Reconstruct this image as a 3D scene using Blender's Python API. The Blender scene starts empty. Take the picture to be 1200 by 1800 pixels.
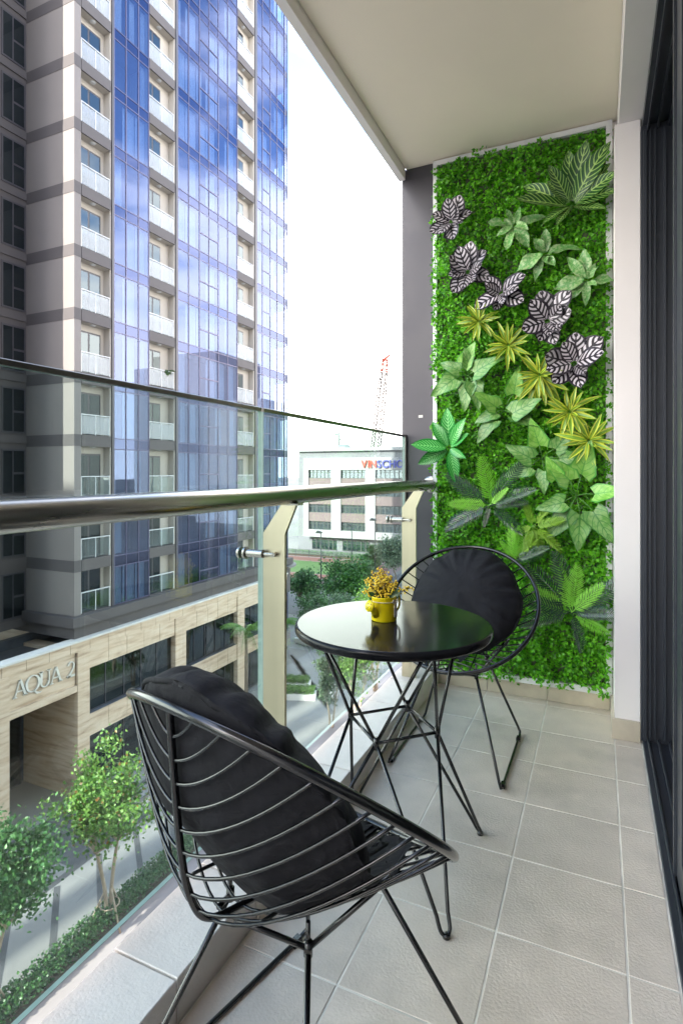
import bpy, bmesh, math, random
import numpy as np
from mathutils import Vector, Matrix
R_ = math.radians
PI = math.pi
scene = bpy.context.scene
COL = scene.collection

# ------------------------------------------------------------------ camera, sky, sun, exposure
EYE = 1.158                      # camera height over the balcony floor (floor is z = 0)
FPX, YAW, HOR = 984.85, 0.430248, 829.2   # focal length / heading / horizon row of the 1200x1800 photograph
cam_d = bpy.data.cameras.new('camera'); cam = bpy.data.objects.new('camera', cam_d); COL.objects.link(cam)
cam.location = (0, 0, EYE); cam.rotation_euler = (PI/2, 0, YAW)
cam_d.sensor_fit = 'VERTICAL'; cam_d.sensor_height = 36; cam_d.lens = FPX/1800*36
cam_d.shift_y = -(900-HOR)/1800
cam_d.clip_start = 0.02; cam_d.clip_end = 3000
scene.camera = cam

SUN_EL = R_(26); SUN_DIR = Vector((0.17, 0.985, 0)).normalized()      # the way the light travels, over the ground
world = bpy.data.worlds.new('World'); scene.world = world; world.use_nodes = True
nt = world.node_tree; nt.nodes.clear()
def wn(t, **kw):
    n = nt.nodes.new(t)
    for k, v in kw.items(): setattr(n, k, v)
    return n
wo = wn('ShaderNodeOutputWorld'); bg = wn('ShaderNodeBackground'); sky = wn('ShaderNodeTexSky')
sky.sky_type = 'NISHITA'; sky.sun_disc = False; sky.sun_elevation = SUN_EL
sky.sun_rotation = math.atan2(-SUN_DIR.x, -SUN_DIR.y)
sky.air_density = 1.0; sky.dust_density = 1.2; sky.ozone_density = 2.0
tc = wn('ShaderNodeTexCoord'); sep = wn('ShaderNodeSeparateXYZ'); nt.links.new(tc.outputs['Generated'], sep.inputs[0])
mp = wn('ShaderNodeMapping'); mp.inputs['Scale'].default_value = (1.6, 1.6, 4.2); nt.links.new(tc.outputs['Generated'], mp.inputs[0])
cn = wn('ShaderNodeTexNoise'); cn.inputs['Scale'].default_value = 1.5; cn.inputs['Detail'].default_value = 7; cn.inputs['Roughness'].default_value = 0.55
nt.links.new(mp.outputs[0], cn.inputs['Vector'])
elev = wn('ShaderNodeMapRange'); elev.inputs['From Min'].default_value = 0.22; elev.inputs['From Max'].default_value = 0.62
elev.inputs['To Min'].default_value = 0.42; elev.inputs['To Max'].default_value = -0.02
nt.links.new(sep.outputs['Z'], elev.inputs['Value'])
addc = wn('ShaderNodeMath', operation='ADD'); nt.links.new(cn.outputs[0], addc.inputs[0]); nt.links.new(elev.outputs[0], addc.inputs[1])
cr = wn('ShaderNodeMapRange'); cr.interpolation_type = 'SMOOTHSTEP'; cr.inputs['From Min'].default_value = 0.5; cr.inputs['From Max'].default_value = 0.78
nt.links.new(addc.outputs[0], cr.inputs['Value'])
mixc = wn('ShaderNodeMix'); mixc.data_type = 'RGBA'
nt.links.new(cr.outputs[0], mixc.inputs['Factor']); nt.links.new(sky.outputs[0], mixc.inputs['A'])
mixc.inputs['B'].default_value = (8.3, 7.9, 7.45, 1)
nt.links.new(mixc.outputs['Result'], bg.inputs['Color']); bg.inputs['Strength'].default_value = 0.15
nt.links.new(bg.outputs[0], wo.inputs['Surface'])

sun_d = bpy.data.lights.new('sun', 'SUN'); sun_d.energy = 2.0; sun_d.angle = R_(0.5); sun_d.color = (1, 0.93, 0.82)
sun = bpy.data.objects.new('sun', sun_d); COL.objects.link(sun)
sv = Vector((SUN_DIR.x*math.cos(SUN_EL), SUN_DIR.y*math.cos(SUN_EL), -math.sin(SUN_EL)))
sun.rotation_euler = sv.to_track_quat('-Z', 'Y').to_euler()

scene.view_settings.view_transform = 'Standard'; scene.view_settings.look = 'None'
scene.view_settings.exposure = 2.92; scene.view_settings.gamma = 1.0; scene.view_settings.use_curve_mapping = False
scene.render.engine = 'CYCLES'
cy = scene.cycles
cy.max_bounces = 9; cy.diffuse_bounces = 5; cy.glossy_bounces = 4; cy.transparent_max_bounces = 24; cy.transmission_bounces = 6
cy.caustics_reflective = False; cy.caustics_refractive = False; cy.sample_clamp_indirect = 6
cy.use_denoising = True

# ------------------------------------------------------------------ pixel -> place (for measuring real planes)
_c, _s = math.cos(YAW), math.sin(YAW)
def ray(u, v):
    a = u-600; return Vector((-_s*FPX+_c*a, _c*FPX+_s*a, HOR-v))
def onx(u, v, x):
    d = ray(u, v); d = d*(x/d.x); return Vector((d.x, d.y, d.z+EYE))
def ony(u, v, y):
    d = ray(u, v); d = d*(y/d.y); return Vector((d.x, d.y, d.z+EYE))
def onz(u, v, z):
    d = ray(u, v); d = d*((z-EYE)/d.z); return Vector((d.x, d.y, z))

# ------------------------------------------------------------------ materials
def nmat(name):
    m = bpy.data.materials.new(name); m.use_nodes = True
    t = m.node_tree; b = t.nodes['Principled BSDF']
    return m, t, b
def node(t, typ, **kw):
    n = t.nodes.new(typ)
    for k, v in kw.items():
        if k in n.inputs: n.inputs[k].default_value = v
        else: setattr(n, k, v)
    return n
def M(name, col, rough=0.6, metal=0.0, var=0.12, scale=4.0, bump=0.0, bscale=60.0, spec=0.5, stretch=(1, 1, 1), rvar=0.0, coat=0.0):
    m, t, b = nmat(name)
    co = node(t, 'ShaderNodeTexCoord'); mpn = node(t, 'ShaderNodeMapping'); mpn.inputs['Scale'].default_value = stretch
    t.links.new(co.outputs['Object'], mpn.inputs[0])
    n = node(t, 'ShaderNodeTexNoise'); n.inputs['Scale'].default_value = scale; n.inputs['Detail'].default_value = 6
    t.links.new(mpn.outputs[0], n.inputs['Vector'])
    mr = node(t, 'ShaderNodeMapRange'); mr.inputs['From Min'].default_value = .3; mr.inputs['From Max'].default_value = .7
    mr.inputs['To Min'].default_value = 1-var; mr.inputs['To Max'].default_value = 1+var
    t.links.new(n.outputs[0], mr.inputs['Value'])
    mx = node(t, 'ShaderNodeMix'); mx.data_type = 'RGBA'; mx.blend_type = 'MULTIPLY'; mx.inputs['Factor'].default_value = 1
    mx.inputs['A'].default_value = (*col, 1)
    t.links.new(mr.outputs[0], mx.inputs['B']); t.links.new(mx.outputs['Result'], b.inputs['Base Color'])
    b.inputs['Roughness'].default_value = rough; b.inputs['Metallic'].default_value = metal
    b.inputs['Specular IOR Level'].default_value = spec; b.inputs['Coat Weight'].default_value = coat
    if rvar:
        r2 = node(t, 'ShaderNodeMapRange'); r2.inputs['From Min'].default_value = .3; r2.inputs['From Max'].default_value = .7
        r2.inputs['To Min'].default_value = rough-rvar; r2.inputs['To Max'].default_value = rough+rvar
        t.links.new(n.outputs[0], r2.inputs['Value']); t.links.new(r2.outputs[0], b.inputs['Roughness'])
    if bump:
        n2 = node(t, 'ShaderNodeTexNoise'); n2.inputs['Scale'].default_value = bscale; n2.inputs['Detail'].default_value = 4
        t.links.new(mpn.outputs[0], n2.inputs['Vector'])
        bp = node(t, 'ShaderNodeBump'); bp.inputs['Strength'].default_value = bump; bp.inputs['Distance'].default_value = 0.01
        t.links.new(n2.outputs[0], bp.inputs['Height']); t.links.new(bp.outputs[0], b.inputs['Normal'])
    return m
def glassmat(name, tint, refl=(1, 1, 1), ior=1.5, base=0.0, rough=0.0):
    """clear sheet: tinted see-through, mirror part by Fresnel plus a constant coating share"""
    m = bpy.data.materials.new(name); m.use_nodes = True; t = m.node_tree; t.nodes.clear()
    o = node(t, 'ShaderNodeOutputMaterial'); tr = node(t, 'ShaderNodeBsdfTransparent'); gl = node(t, 'ShaderNodeBsdfGlossy')
    tr.inputs[0].default_value = (*tint, 1); gl.inputs['Color'].default_value = (*refl, 1); gl.inputs['Roughness'].default_value = rough
    # Schlick reflectance, the same for both faces of the sheet
    lw = node(t, 'ShaderNodeLayerWeight'); lw.inputs['Blend'].default_value = .5
    pw = node(t, 'ShaderNodeMath', operation='POWER'); pw.inputs[1].default_value = 5.0; t.links.new(lw.outputs['Facing'], pw.inputs[0])
    r0 = max(base, ((ior-1)/(ior+1))**2)
    mr = node(t, 'ShaderNodeMapRange'); mr.inputs['To Min'].default_value = r0; mr.inputs['To Max'].default_value = 1
    t.links.new(pw.outputs[0], mr.inputs['Value'])
    mx = node(t, 'ShaderNodeMixShader'); t.links.new(mr.outputs[0], mx.inputs[0]); t.links.new(tr.outputs[0], mx.inputs[1]); t.links.new(gl.outputs[0], mx.inputs[2])
    t.links.new(mx.outputs[0], o.inputs[0]); return m
def leafmat(name, lo, hi, trans=0.35, rough=0.4, spec=0.5, random_by='Random Per Island'):
    m, t, b = nmat(name)
    g = node(t, 'ShaderNodeNewGeometry') if random_by != 'obj' else node(t, 'ShaderNodeObjectInfo')
    mx = node(t, 'ShaderNodeMix'); mx.data_type = 'RGBA'; mx.inputs['A'].default_value = (*lo, 1); mx.inputs['B'].default_value = (*hi, 1)
    t.links.new(g.outputs['Random Per Island' if random_by != 'obj' else 'Random'], mx.inputs['Factor'])
    t.links.new(mx.outputs['Result'], b.inputs['Base Color']); b.inputs['Roughness'].default_value = rough; b.inputs['Specular IOR Level'].default_value = spec
    if trans:
        tl = node(t, 'ShaderNodeBsdfTranslucent'); t.links.new(mx.outputs['Result'], tl.inputs[0])
        ms = node(t, 'ShaderNodeMixShader'); ms.inputs[0].default_value = trans
        t.links.new(b.outputs[0], ms.inputs[1]); t.links.new(tl.outputs[0], ms.inputs[2])
        t.links.new(ms.outputs[0], t.nodes['Material Output'].inputs[0])
    return m
def mth(t, op, a, b=None):
    n = node(t, 'ShaderNodeMath', operation=op)
    for i, x in enumerate((a, b)):
        if x is None: continue
        if isinstance(x, (int, float)): n.inputs[i].default_value = x
        else: t.links.new(x, n.inputs[i])
    return n.outputs[0]
def veinmat(name, base, line, n=7, k=2.0, thr=.35, mid=.06, edge=None, edgecol=None, noise=0.0, alt=None, rough=.4):
    """leaf with a drawn midrib and side veins, laid out in the leaf's own u/v"""
    m, t, b = nmat(name)
    uv = node(t, 'ShaderNodeUVMap'); sp = node(t, 'ShaderNodeSeparateXYZ'); t.links.new(uv.outputs[0], sp.inputs[0])
    au = mth(t, 'ABSOLUTE', mth(t, 'SUBTRACT', mth(t, 'MULTIPLY', sp.outputs[0], 2.0), 1.0))
    ph = mth(t, 'FRACT', mth(t, 'SUBTRACT', mth(t, 'MULTIPLY', sp.outputs[1], float(n)), mth(t, 'MULTIPLY', mth(t, 'POWER', au, 1.3), k)))
    w = mth(t, 'ABSOLUTE', mth(t, 'SUBTRACT', ph, .5))
    vein = mth(t, 'LESS_THAN', w, thr*.5)
    vein = mth(t, 'MAXIMUM', vein, mth(t, 'LESS_THAN', au, mid))
    mx = node(t, 'ShaderNodeMix'); mx.data_type = 'RGBA'; mx.inputs['A'].default_value = (*base, 1); mx.inputs['B'].default_value = (*line, 1)
    src = mx.outputs['Result']
    if alt:
        co = node(t, 'ShaderNodeTexCoord'); nz = node(t, 'ShaderNodeTexNoise'); nz.inputs['Scale'].default_value = noise; nz.inputs['Detail'].default_value = 5
        t.links.new(co.outputs['Object'], nz.inputs['Vector'])
        m2 = node(t, 'ShaderNodeMix'); m2.data_type = 'RGBA'; m2.inputs['A'].default_value = (*base, 1); m2.inputs['B'].default_value = (*alt, 1)
        st = node(t, 'ShaderNodeMapRange'); st.inputs['From Min'].default_value = .42; st.inputs['From Max'].default_value = .58
        t.links.new(nz.outputs[0], st.inputs['Value']); t.links.new(st.outputs[0], m2.inputs['Factor']); t.links.new(m2.outputs['Result'], mx.inputs['A'])
    t.links.new(vein, mx.inputs['Factor'])
    if edge:
        m3 = node(t, 'ShaderNodeMix'); m3.data_type = 'RGBA'; m3.inputs['B'].default_value = (*edgecol, 1)
        t.links.new(src, m3.inputs['A']); t.links.new(mth(t, 'GREATER_THAN', au, edge), m3.inputs['Factor']); src = m3.outputs['Result']
    oi = node(t, 'ShaderNodeObjectInfo'); rg_ = node(t, 'ShaderNodeMapRange'); rg_.inputs['To Min'].default_value = .68; rg_.inputs['To Max'].default_value = 1.12; t.links.new(oi.outputs['Random'], rg_.inputs['Value'])
    mz = node(t, 'ShaderNodeMix'); mz.data_type = 'RGBA'; mz.blend_type = 'MULTIPLY'; mz.inputs['Factor'].default_value = 1
    t.links.new(src, mz.inputs['A']); t.links.new(rg_.outputs[0], mz.inputs['B']); t.links.new(mz.outputs['Result'], b.inputs['Base Color']); b.inputs['Roughness'].default_value = rough
    return m

m_white = M('white_paint', (.84, .80, .785), .55, var=.03, scale=3, bump=.06, bscale=180)
m_ceil = M('ceiling_paint', (.93, .84, .70), .7, var=.04, scale=1.5, bump=.05, bscale=150)
m_column = M('column_paint', (.135, .13, .15), .38, var=.16, scale=5, bump=.06, bscale=40, rvar=.1)
m_frame_w = M('white_frame', (.78, .78, .80), .4, var=.03)
m_tile = M('floor_tile', (.70, .61, .52), .42, var=.07, scale=9, bump=.22, bscale=150, rvar=.08)
m_grout = M('grout', (.78, .74, .66), .85, var=.30, scale=7)
m_kerbt = M('kerb_tile', (.77, .71, .66), .42, var=.06, scale=8, bump=.18, bscale=150)
m_skirt = M('skirting_tile', (.60, .53, .42), .4, var=.08, scale=9, bump=.15, bscale=90)
m_alu = M('dark_aluminium', (.04, .046, .058), .36, metal=.3, var=.06, scale=3)
m_seal = M('rubber_seal', (.42, .43, .38), .5)
m_black = M('black_powder_coat', (.005, .005, .006), .24, var=.15, scale=30, coat=.4)
m_top = M('table_lacquer', (.010, .010, .012), .13, var=.2, scale=8, rvar=.03, coat=0, spec=.15)
m_cloth = M('black_cotton', (.0085, .0085, .0115), .82, var=.25, scale=18, bump=.5, bscale=28, spec=.3)
m_steel = M('stainless_steel', (.42, .395, .355), .27, metal=1, var=.06, scale=20, stretch=(1, .05, 1), rvar=.05)
m_plate = M('champagne_steel', (.52, .465, .34), .33, metal=1, var=.08, scale=14, stretch=(1, 1, .06), rvar=.06)
m_capsteel = M('cap_steel', (.20, .19, .17), .3, metal=.9, var=.1)
m_glass = glassmat('balustrade_glass', (.815, .885, .875))
m_gedge = M('glass_edge', (.30, .42, .37), .15, var=.1, scale=30)
m_yellow = M('yellow_enamel', (.83, .66, .008), .22, var=.03, coat=.5)
m_dark = M('dark_hole', (.01, .01, .01), .8)
m_berry = M('yellow_berry', (.88, .64, .05), .4, var=.1, scale=50)
m_twig = M('brown_twig', (.10, .035, .02), .7)
m_twine = M('twine', (.62, .54, .38), .9, var=.1, scale=60)
m_tag = M('paper_tag', (.72, .70, .64), .8)
m_conc = M('concrete_render', (.55, .54, .52), .8, var=.08, scale=.6)

# ------------------------------------------------------------------ mesh helpers
class MB:
    def __init__(s): s.v = []; s.f = []; s.m = []; s.uv = None
    def add(s, vs, fs, mi=0):
        o = len(s.v); s.v += [tuple(p) for p in vs]; s.f += [tuple(i+o for i in f) for f in fs]; s.m += [mi]*len(fs)
    def box(s, x0, x1, y0, y1, z0, z1, mi=0):
        s.add([(x0,y0,z0),(x1,y0,z0),(x1,y1,z0),(x0,y1,z0),(x0,y0,z1),(x1,y0,z1),(x1,y1,z1),(x0,y1,z1)],
              [(0,3,2,1),(4,5,6,7),(0,1,5,4),(1,2,6,5),(2,3,7,6),(3,0,4,7)], mi)
    def cbox(s, x0, x1, y0, y1, z0, z1, c=.002, mi=0):
        """box with chamfered upper edges"""
        a = [(x0,y0),(x1,y0),(x1,y1),(x0,y1)]; b = [(x0+c,y0+c),(x1-c,y0+c),(x1-c,y1-c),(x0+c,y1-c)]
        s.add([(*p, z0) for p in a]+[(*p, z1-c) for p in a]+[(*p, z1) for p in b],
              [(0,3,2,1),(8,9,10,11)]+[(i,(i+1)%4,4+(i+1)%4,4+i) for i in range(4)]+[(4+i,4+(i+1)%4,8+(i+1)%4,8+i) for i in range(4)], mi)
    def tube(s, pts, r, n=8, closed=False, mi=0, caps=True):
        pts = [Vector(p) for p in pts]; N = len(pts)
        rr = r if hasattr(r, '__len__') else [r]*N
        o = len(s.v); up = None
        for i, p in enumerate(pts):
            if closed: t = pts[(i+1) % N]-pts[i-1]
            else: t = pts[min(i+1, N-1)]-pts[max(i-1, 0)]
            t.normalize()
            if up is None:
                up = Vector((0, 0, 1)) if abs(t.z) < .9 else Vector((1, 0, 0))
            sd = t.cross(up); 
            if sd.length < 1e-6: sd = t.orthogonal()
            sd.normalize(); up = sd.cross(t).normalized()
            for k in range(n):
                a = 2*PI*k/n; q = p+(sd*math.cos(a)+up*math.sin(a))*rr[i]; s.v.append((q.x, q.y, q.z))
        for i in range(N if closed else N-1):
            j = (i+1) % N
            for k in range(n):
                l = (k+1) % n; s.f.append((o+i*n+k, o+i*n+l, o+j*n+l, o+j*n+k)); s.m.append(mi)
        if not closed and caps:
            s.f.append(tuple(o+k for k in range(n))[::-1]); s.m.append(mi)
            s.f.append(tuple(o+(N-1)*n+k for k in range(n))); s.m.append(mi)
    def lathe(s, prof, n=32, c=(0, 0, 0), mi=0):
        o = len(s.v)
        for (r, z) in prof:
            for k in range(n):
                a = 2*PI*k/n; s.v.append((c[0]+r*math.cos(a), c[1]+r*math.sin(a), c[2]+z))
        for i in range(len(prof)-1):
            for k in range(n):
                l = (k+1) % n; s.f.append((o+i*n+k, o+i*n+l, o+(i+1)*n+l, o+(i+1)*n+k)); s.m.append(mi)
    def poly(s, pts, d, mi=0):
        """prism: closed outline pts (3D) swept by vector d"""
        n = len(pts); d = Vector(d)
        s.add([Vector(p) for p in pts]+[Vector(p)+d for p in pts],
              [tuple(range(n))[::-1], tuple(range(n, 2*n))]+[(i, (i+1) % n, n+(i+1) % n, n+i) for i in range(n)], mi)
    def mesh(s, name, mats, smooth=False):
        me = bpy.data.meshes.new(name); me.from_pydata(s.v, [], s.f)
        for m in (mats if isinstance(mats, (list, tuple)) else [mats]): me.materials.append(m)
        if any(s.m): me.polygons.foreach_set('material_index', s.m)
        if smooth: me.polygons.foreach_set('use_smooth', [True]*len(me.polygons))
        if s.uv is not None:
            l = me.uv_layers.new(name='UVMap')
            for lp in me.loops: l.data[lp.index].uv = s.uv[lp.vertex_index]
        me.update(); return me
    def build(s, name, mats, parent=None, smooth=False):
        return place(name, s.mesh(name, mats, smooth), parent)
def place(name, me, parent=None, loc=None, mw=None):
    o = bpy.data.objects.new(name, me); COL.objects.link(o)
    if mw is not None: o.matrix_world = mw
    if loc is not None: o.location = loc
    if parent is not None: o.parent = parent
    return o
def tag(o, label=None, cat=None, group=None, kind=None):
    if label: o['label'] = label
    if cat: o['category'] = cat
    if group: o['group'] = group
    if kind: o['kind'] = kind
    return o
def empty(name, loc=(0, 0, 0), rz=0, label=None, cat=None, group=None, kind=None):
    o = bpy.data.objects.new(name, None); COL.objects.link(o); o.location = loc; o.rotation_euler = (0, 0, rz); o.empty_display_size = .1
    return tag(o, label, cat, group, kind)
def box_obj(name, b, mat, parent=None, c=0):
    m = MB()
    if c: m.cbox(*b, c)
    else: m.box(*b)
    return m.build(name, mat, parent)
def smooth_path(pts, sub=6, closed=False):
    """Catmull-Rom through pts"""
    P = [Vector(p) for p in pts]; n = len(P); out = []
    for i in range(n if closed else n-1):
        p0 = P[i-1] if (closed or i > 0) else P[0]; p1 = P[i]; p2 = P[(i+1) % n]; p3 = P[(i+2) % n] if (closed or i+2 < n) else P[-1]
        for k in range(sub):
            t = k/sub
            out.append(.5*((2*p1)+(p2-p0)*t+(2*p0-5*p1+4*p2-p3)*t*t+(3*p1-p0-3*p2+p3)*t**3))
    if not closed: out.append(P[-1])
    return out

# ------------------------------------------------------------------ the balcony shell
CEIL = 2.858; YW = 3.02; Y0 = -1.65; XK = -.80; XO = -.978; XD = .165
floor = box_obj('balcony_floor', (-1.02, .60, Y0, YW+.2, -.26, -.0014), m_grout); tag(floor, kind='structure')
xj = [XK, -.536, -.236, .060, XD]; yj = [YW-.008]+[2.945-.3*k for k in range(16)]
for m_ in (m_tile, m_kerbt, m_skirt):
    t_ = m_.node_tree; b_ = t_.nodes['Principled BSDF']; src = b_.inputs['Base Color'].links[0].from_socket
    oi = node(t_, 'ShaderNodeObjectInfo'); mr_ = node(t_, 'ShaderNodeMapRange'); mr_.inputs['To Min'].default_value = .92; mr_.inputs['To Max'].default_value = 1.05; t_.links.new(oi.outputs['Random'], mr_.inputs['Value'])
    mx_ = node(t_, 'ShaderNodeMix'); mx_.data_type = 'RGBA'; mx_.blend_type = 'MULTIPLY'; mx_.inputs['Factor'].default_value = 1
    t_.links.new(src, mx_.inputs['A']); t_.links.new(mr_.outputs[0], mx_.inputs['B'])
    # faint water marks and scuffs with shapes of their own
    gm = node(t_, 'ShaderNodeNewGeometry'); st = node(t_, 'ShaderNodeTexNoise'); st.inputs['Scale'].default_value = 3.1; st.inputs['Detail'].default_value = 9; st.inputs['Roughness'].default_value = .62; t_.links.new(gm.outputs['Position'], st.inputs['Vector'])
    sm = node(t_, 'ShaderNodeMapRange'); sm.inputs['From Min'].default_value = .50; sm.inputs['From Max'].default_value = .68; sm.inputs['To Min'].default_value = 1.0; sm.inputs['To Max'].default_value = .84; t_.links.new(st.outputs[0], sm.inputs['Value'])
    m2_ = node(t_, 'ShaderNodeMix'); m2_.data_type = 'RGBA'; m2_.blend_type = 'MULTIPLY'; m2_.inputs['Factor'].default_value = 1
    t_.links.new(mx_.outputs['Result'], m2_.inputs['A']); t_.links.new(sm.outputs[0], m2_.inputs['B']); t_.links.new(m2_.outputs['Result'], b_.inputs['Base Color'])
tile_cache = {}
rnd = random.Random(3)
for i in range(4):
    for j in range(len(yj)-1):
        w, d = xj[i+1]-xj[i]-.005, yj[j]-yj[j+1]-.005
        key = (round(w, 3), round(d, 3))
        if key not in tile_cache:
            b = MB(); b.cbox(-w/2, w/2, -d/2, d/2, -.008, 0, .0010); tile_cache[key] = b.mesh('floor_tile', m_tile)
        t = place('floor_tile', tile_cache[key], floor, ((xj[i]+xj[i+1])/2, (yj[j]+yj[j+1])/2, rnd.uniform(-.0005, .0005)))
        t.rotation_euler = (rnd.uniform(-.001, .001), rnd.uniform(-.001, .001), rnd.uniform(-.0016, .0016))
# kerb under the balustrade, faced with tiles
kerb = box_obj('balcony_kerb', (XO+.004, XK-.008, Y0, YW, -.2, .088), m_grout); tag(kerb, kind='structure')
kb = MB(); kb.cbox(XO, XK, -.1475, .1475, .0885, .098, .002); kb.box(XK-.0075, XK, -.1475, .1475, .001, .0884)
kmesh = kb.mesh('kerb_tile', m_kerbt)
for k in range(16):
    y = 2.87-.3*k
    if y-.15 < Y0: break
    place('kerb_tile', kmesh, kerb, (0, y, rnd.uniform(-.0006, .0006)))
# ceiling with its drip edge and the lintel over the door
cb = MB(); cb.box(-.985, .60, Y0, YW+.1, CEIL, CEIL+.22); ceil_o = cb.build('balcony_ceiling', m_ceil); tag(ceil_o, kind='structure')
b = MB(); b.poly([(-1.022, Y0, 2.793), (-.988, Y0, 2.797), (-.986, Y0, CEIL+.21), (-1.022, Y0, CEIL+.21)], (0, YW-.01-Y0, 0))
b.build('drip_edge', m_white, ceil_o)
lint = box_obj('door_lintel', (.078, .598, Y0, YW, 2.668, CEIL-.003), m_white); tag(lint, kind='structure')
# end wall, dark column, white pier
endw = box_obj('end_wall', (-.824, .60, YW, YW+.18, -.005, CEIL-.002), m_white); tag(endw, kind='structure')
m_col2, t_, b_ = nmat('column_scratched')
for nd in list(t_.nodes): t_.nodes.remove(nd)
o_ = node(t_, 'ShaderNodeOutputMaterial'); b_ = node(t_, 'ShaderNodeBsdfPrincipled'); t_.links.new(b_.outputs[0], o_.inputs[0])
co_ = node(t_, 'ShaderNodeTexCoord'); mp_ = node(t_, 'ShaderNodeMapping'); mp_.inputs['Scale'].default_value = (60, 60, 2.2); t_.links.new(co_.outputs['Object'], mp_.inputs[0])
nz_ = node(t_, 'ShaderNodeTexNoise'); nz_.inputs['Scale'].default_value = 1.0; nz_.inputs['Detail'].default_value = 3; t_.links.new(mp_.outputs[0], nz_.inputs['Vector'])
nb_ = node(t_, 'ShaderNodeTexNoise'); nb_.inputs['Scale'].default_value = 5.0; nb_.inputs['Detail'].default_value = 7; t_.links.new(co_.outputs['Object'], nb_.inputs['Vector'])
sc_ = node(t_, 'ShaderNodeMapRange'); sc_.inputs['From Min'].default_value = .71; sc_.inputs['From Max'].default_value = .76; t_.links.new(nz_.outputs[0], sc_.inputs['Value'])
mm_ = node(t_, 'ShaderNodeMix'); mm_.data_type = 'RGBA'; mm_.inputs['A'].default_value = (.042, .040, .049, 1); mm_.inputs['B'].default_value = (.070, .066, .078, 1)
t_.links.new(nb_.outputs[0], mm_.inputs['Factor'])
m3_ = node(t_, 'ShaderNodeMix'); m3_.data_type = 'RGBA'; m3_.inputs['B'].default_value = (.45, .44, .44, 1)
t_.links.new(mm_.outputs['Result'], m3_.inputs['A']); t_.links.new(sc_.outputs[0], m3_.inputs['Factor']); t_.links.new(m3_.outputs['Result'], b_.inputs['Base Color'])
rr_ = node(t_, 'ShaderNodeMapRange'); rr_.inputs['To Min'].default_value = .25; rr_.inputs['To Max'].default_value = .55; t_.links.new(nb_.outputs[0], rr_.inputs['Value']); t_.links.new(rr_.outputs[0], b_.inputs['Roughness'])
colm = box_obj('corner_column', (-1.008, -.826, YW-.004, YW+.5, -16, 2.79), m_col2); tag(colm, kind='structure')
b = MB(); b.box(-1.008, -.826, YW-.004, YW+.3, 2.7905, CEIL-.002); b.build('column_head', m_col2, colm)
pt = ony(739, 732, YW-.004); box_obj('sticker', (pt.x-.012, pt.x+.012, YW-.0052, YW-.0042, pt.z-.007, pt.z+.007), m_tag, colm)
pier = box_obj('white_pier', (.062, .160, 2.712, YW-.002, .088, 2.667), m_white); tag(pier, kind='structure')
# skirting tiles
ps = MB(); ps.box(.050, .160, 2.700, YW-.002, .001, .0875); ps.build('skirting_tile', m_skirt, pier)
xs = [XK+.001, -.536, -.236, .048]
for i in range(3):
    box_obj('skirting_tile', (xs[i]+.0015, xs[i+1]-.0015, YW-.0095, YW-.0005, .001, .078), m_skirt, endw, .0015)

# the rest of our own building: blocks of it that shade and mirror, mostly out of view
ob = empty('own_building', (0, 0, 0), kind='structure')
for bx in ((.62, 14, -26, 24, -17, -.3), (.62, 14, -26, 24, 3.12, 34), (4.2, 14, -26, 24, -.3, 3.12), (-.99, .6, YW+.22, 24, -17, 34),
           (.62, 4.2, YW+.2, 24, -.3, 3.12), (.62, 4.2, -26, -2.2, -.3, 3.12)):
    box_obj('building_block', bx, m_conc, ob)
box_obj('slab_below', (-1.0, .6, Y0, YW, -.5, -.262), m_conc, ob)
box_obj('room_floor', (.605, 4.2, -2.2, YW+.2, -.299, -.02), M('room_floor', (.25, .18, .12), .4), ob)

# ------------------------------------------------------------------ sliding door
door = empty('sliding_door', (XD, 1.5, 0), 0, 'dark aluminium sliding glass door along the right side of the balcony', 'door')
def dpart(name, bx, mat, parent=None):
    m = MB(); x, y = XD, 1.5
    m.cbox(bx[0]-x, bx[1]-x, bx[2]-y, bx[3]-y, bx[4], bx[5], .0015)
    o = m.build(name, mat, parent or door); return o
sill = dpart('sill', (.168, .33, Y0, 2.712, -.004, .018), m_alu)
for x in (.185, .222, .262, .30): dpart('track_rail', (x, x+.007, Y0, 2.70, .0185, .034), m_alu, sill)
head = dpart('head_frame', (.168, .33, Y0, 2.712, 2.625, 2.666), m_alu)
for x in (.185, .222, .262, .30): dpart('track_rail', (x, x+.007, Y0, 2.70, 2.60, 2.6245), m_alu, head)
jamb = dpart('jamb', (.162, .33, 2.69, YW-.003, .0185, 2.6245), m_alu)
for x, w in ((.170, .012), (.192, .006), (.210, .006), (.245, .008)): dpart('jamb_fin', (x, x+w, 2.675, 2.6895, .035, 2.599), m_alu, jamb)
leaf = dpart('door_leaf', (.196, .228, 1.70, 1.862, .0345, 2.5995), m_alu)
dpart('stile_fin', (.1885, .1955, 1.80, 1.82, .036, 2.598), m_alu, leaf)
dpart('edge_seal', (.200, .222, 1.8625, 1.872, .036, 2.598), m_seal, leaf)
dpart('bottom_rail', (.196, .228, .18, 1.6995, .0345, .13), m_alu, leaf); dpart('top_rail', (.196, .228, .18, 1.6995, 2.50, 2.5995), m_alu, leaf)
dpart('stile', (.196, .228, .08, .1795, .0345, 2.5995), m_alu, leaf)
dpart('glass_pane', (.206, .214, .1805, 1.699, .1305, 2.4995), glassmat('door_glass', (.45, .50, .52), base=.05), leaf)
l2 = dpart('door_leaf', (.268, .298, -1.6, .30, .0345, 2.5995), m_alu)

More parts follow.
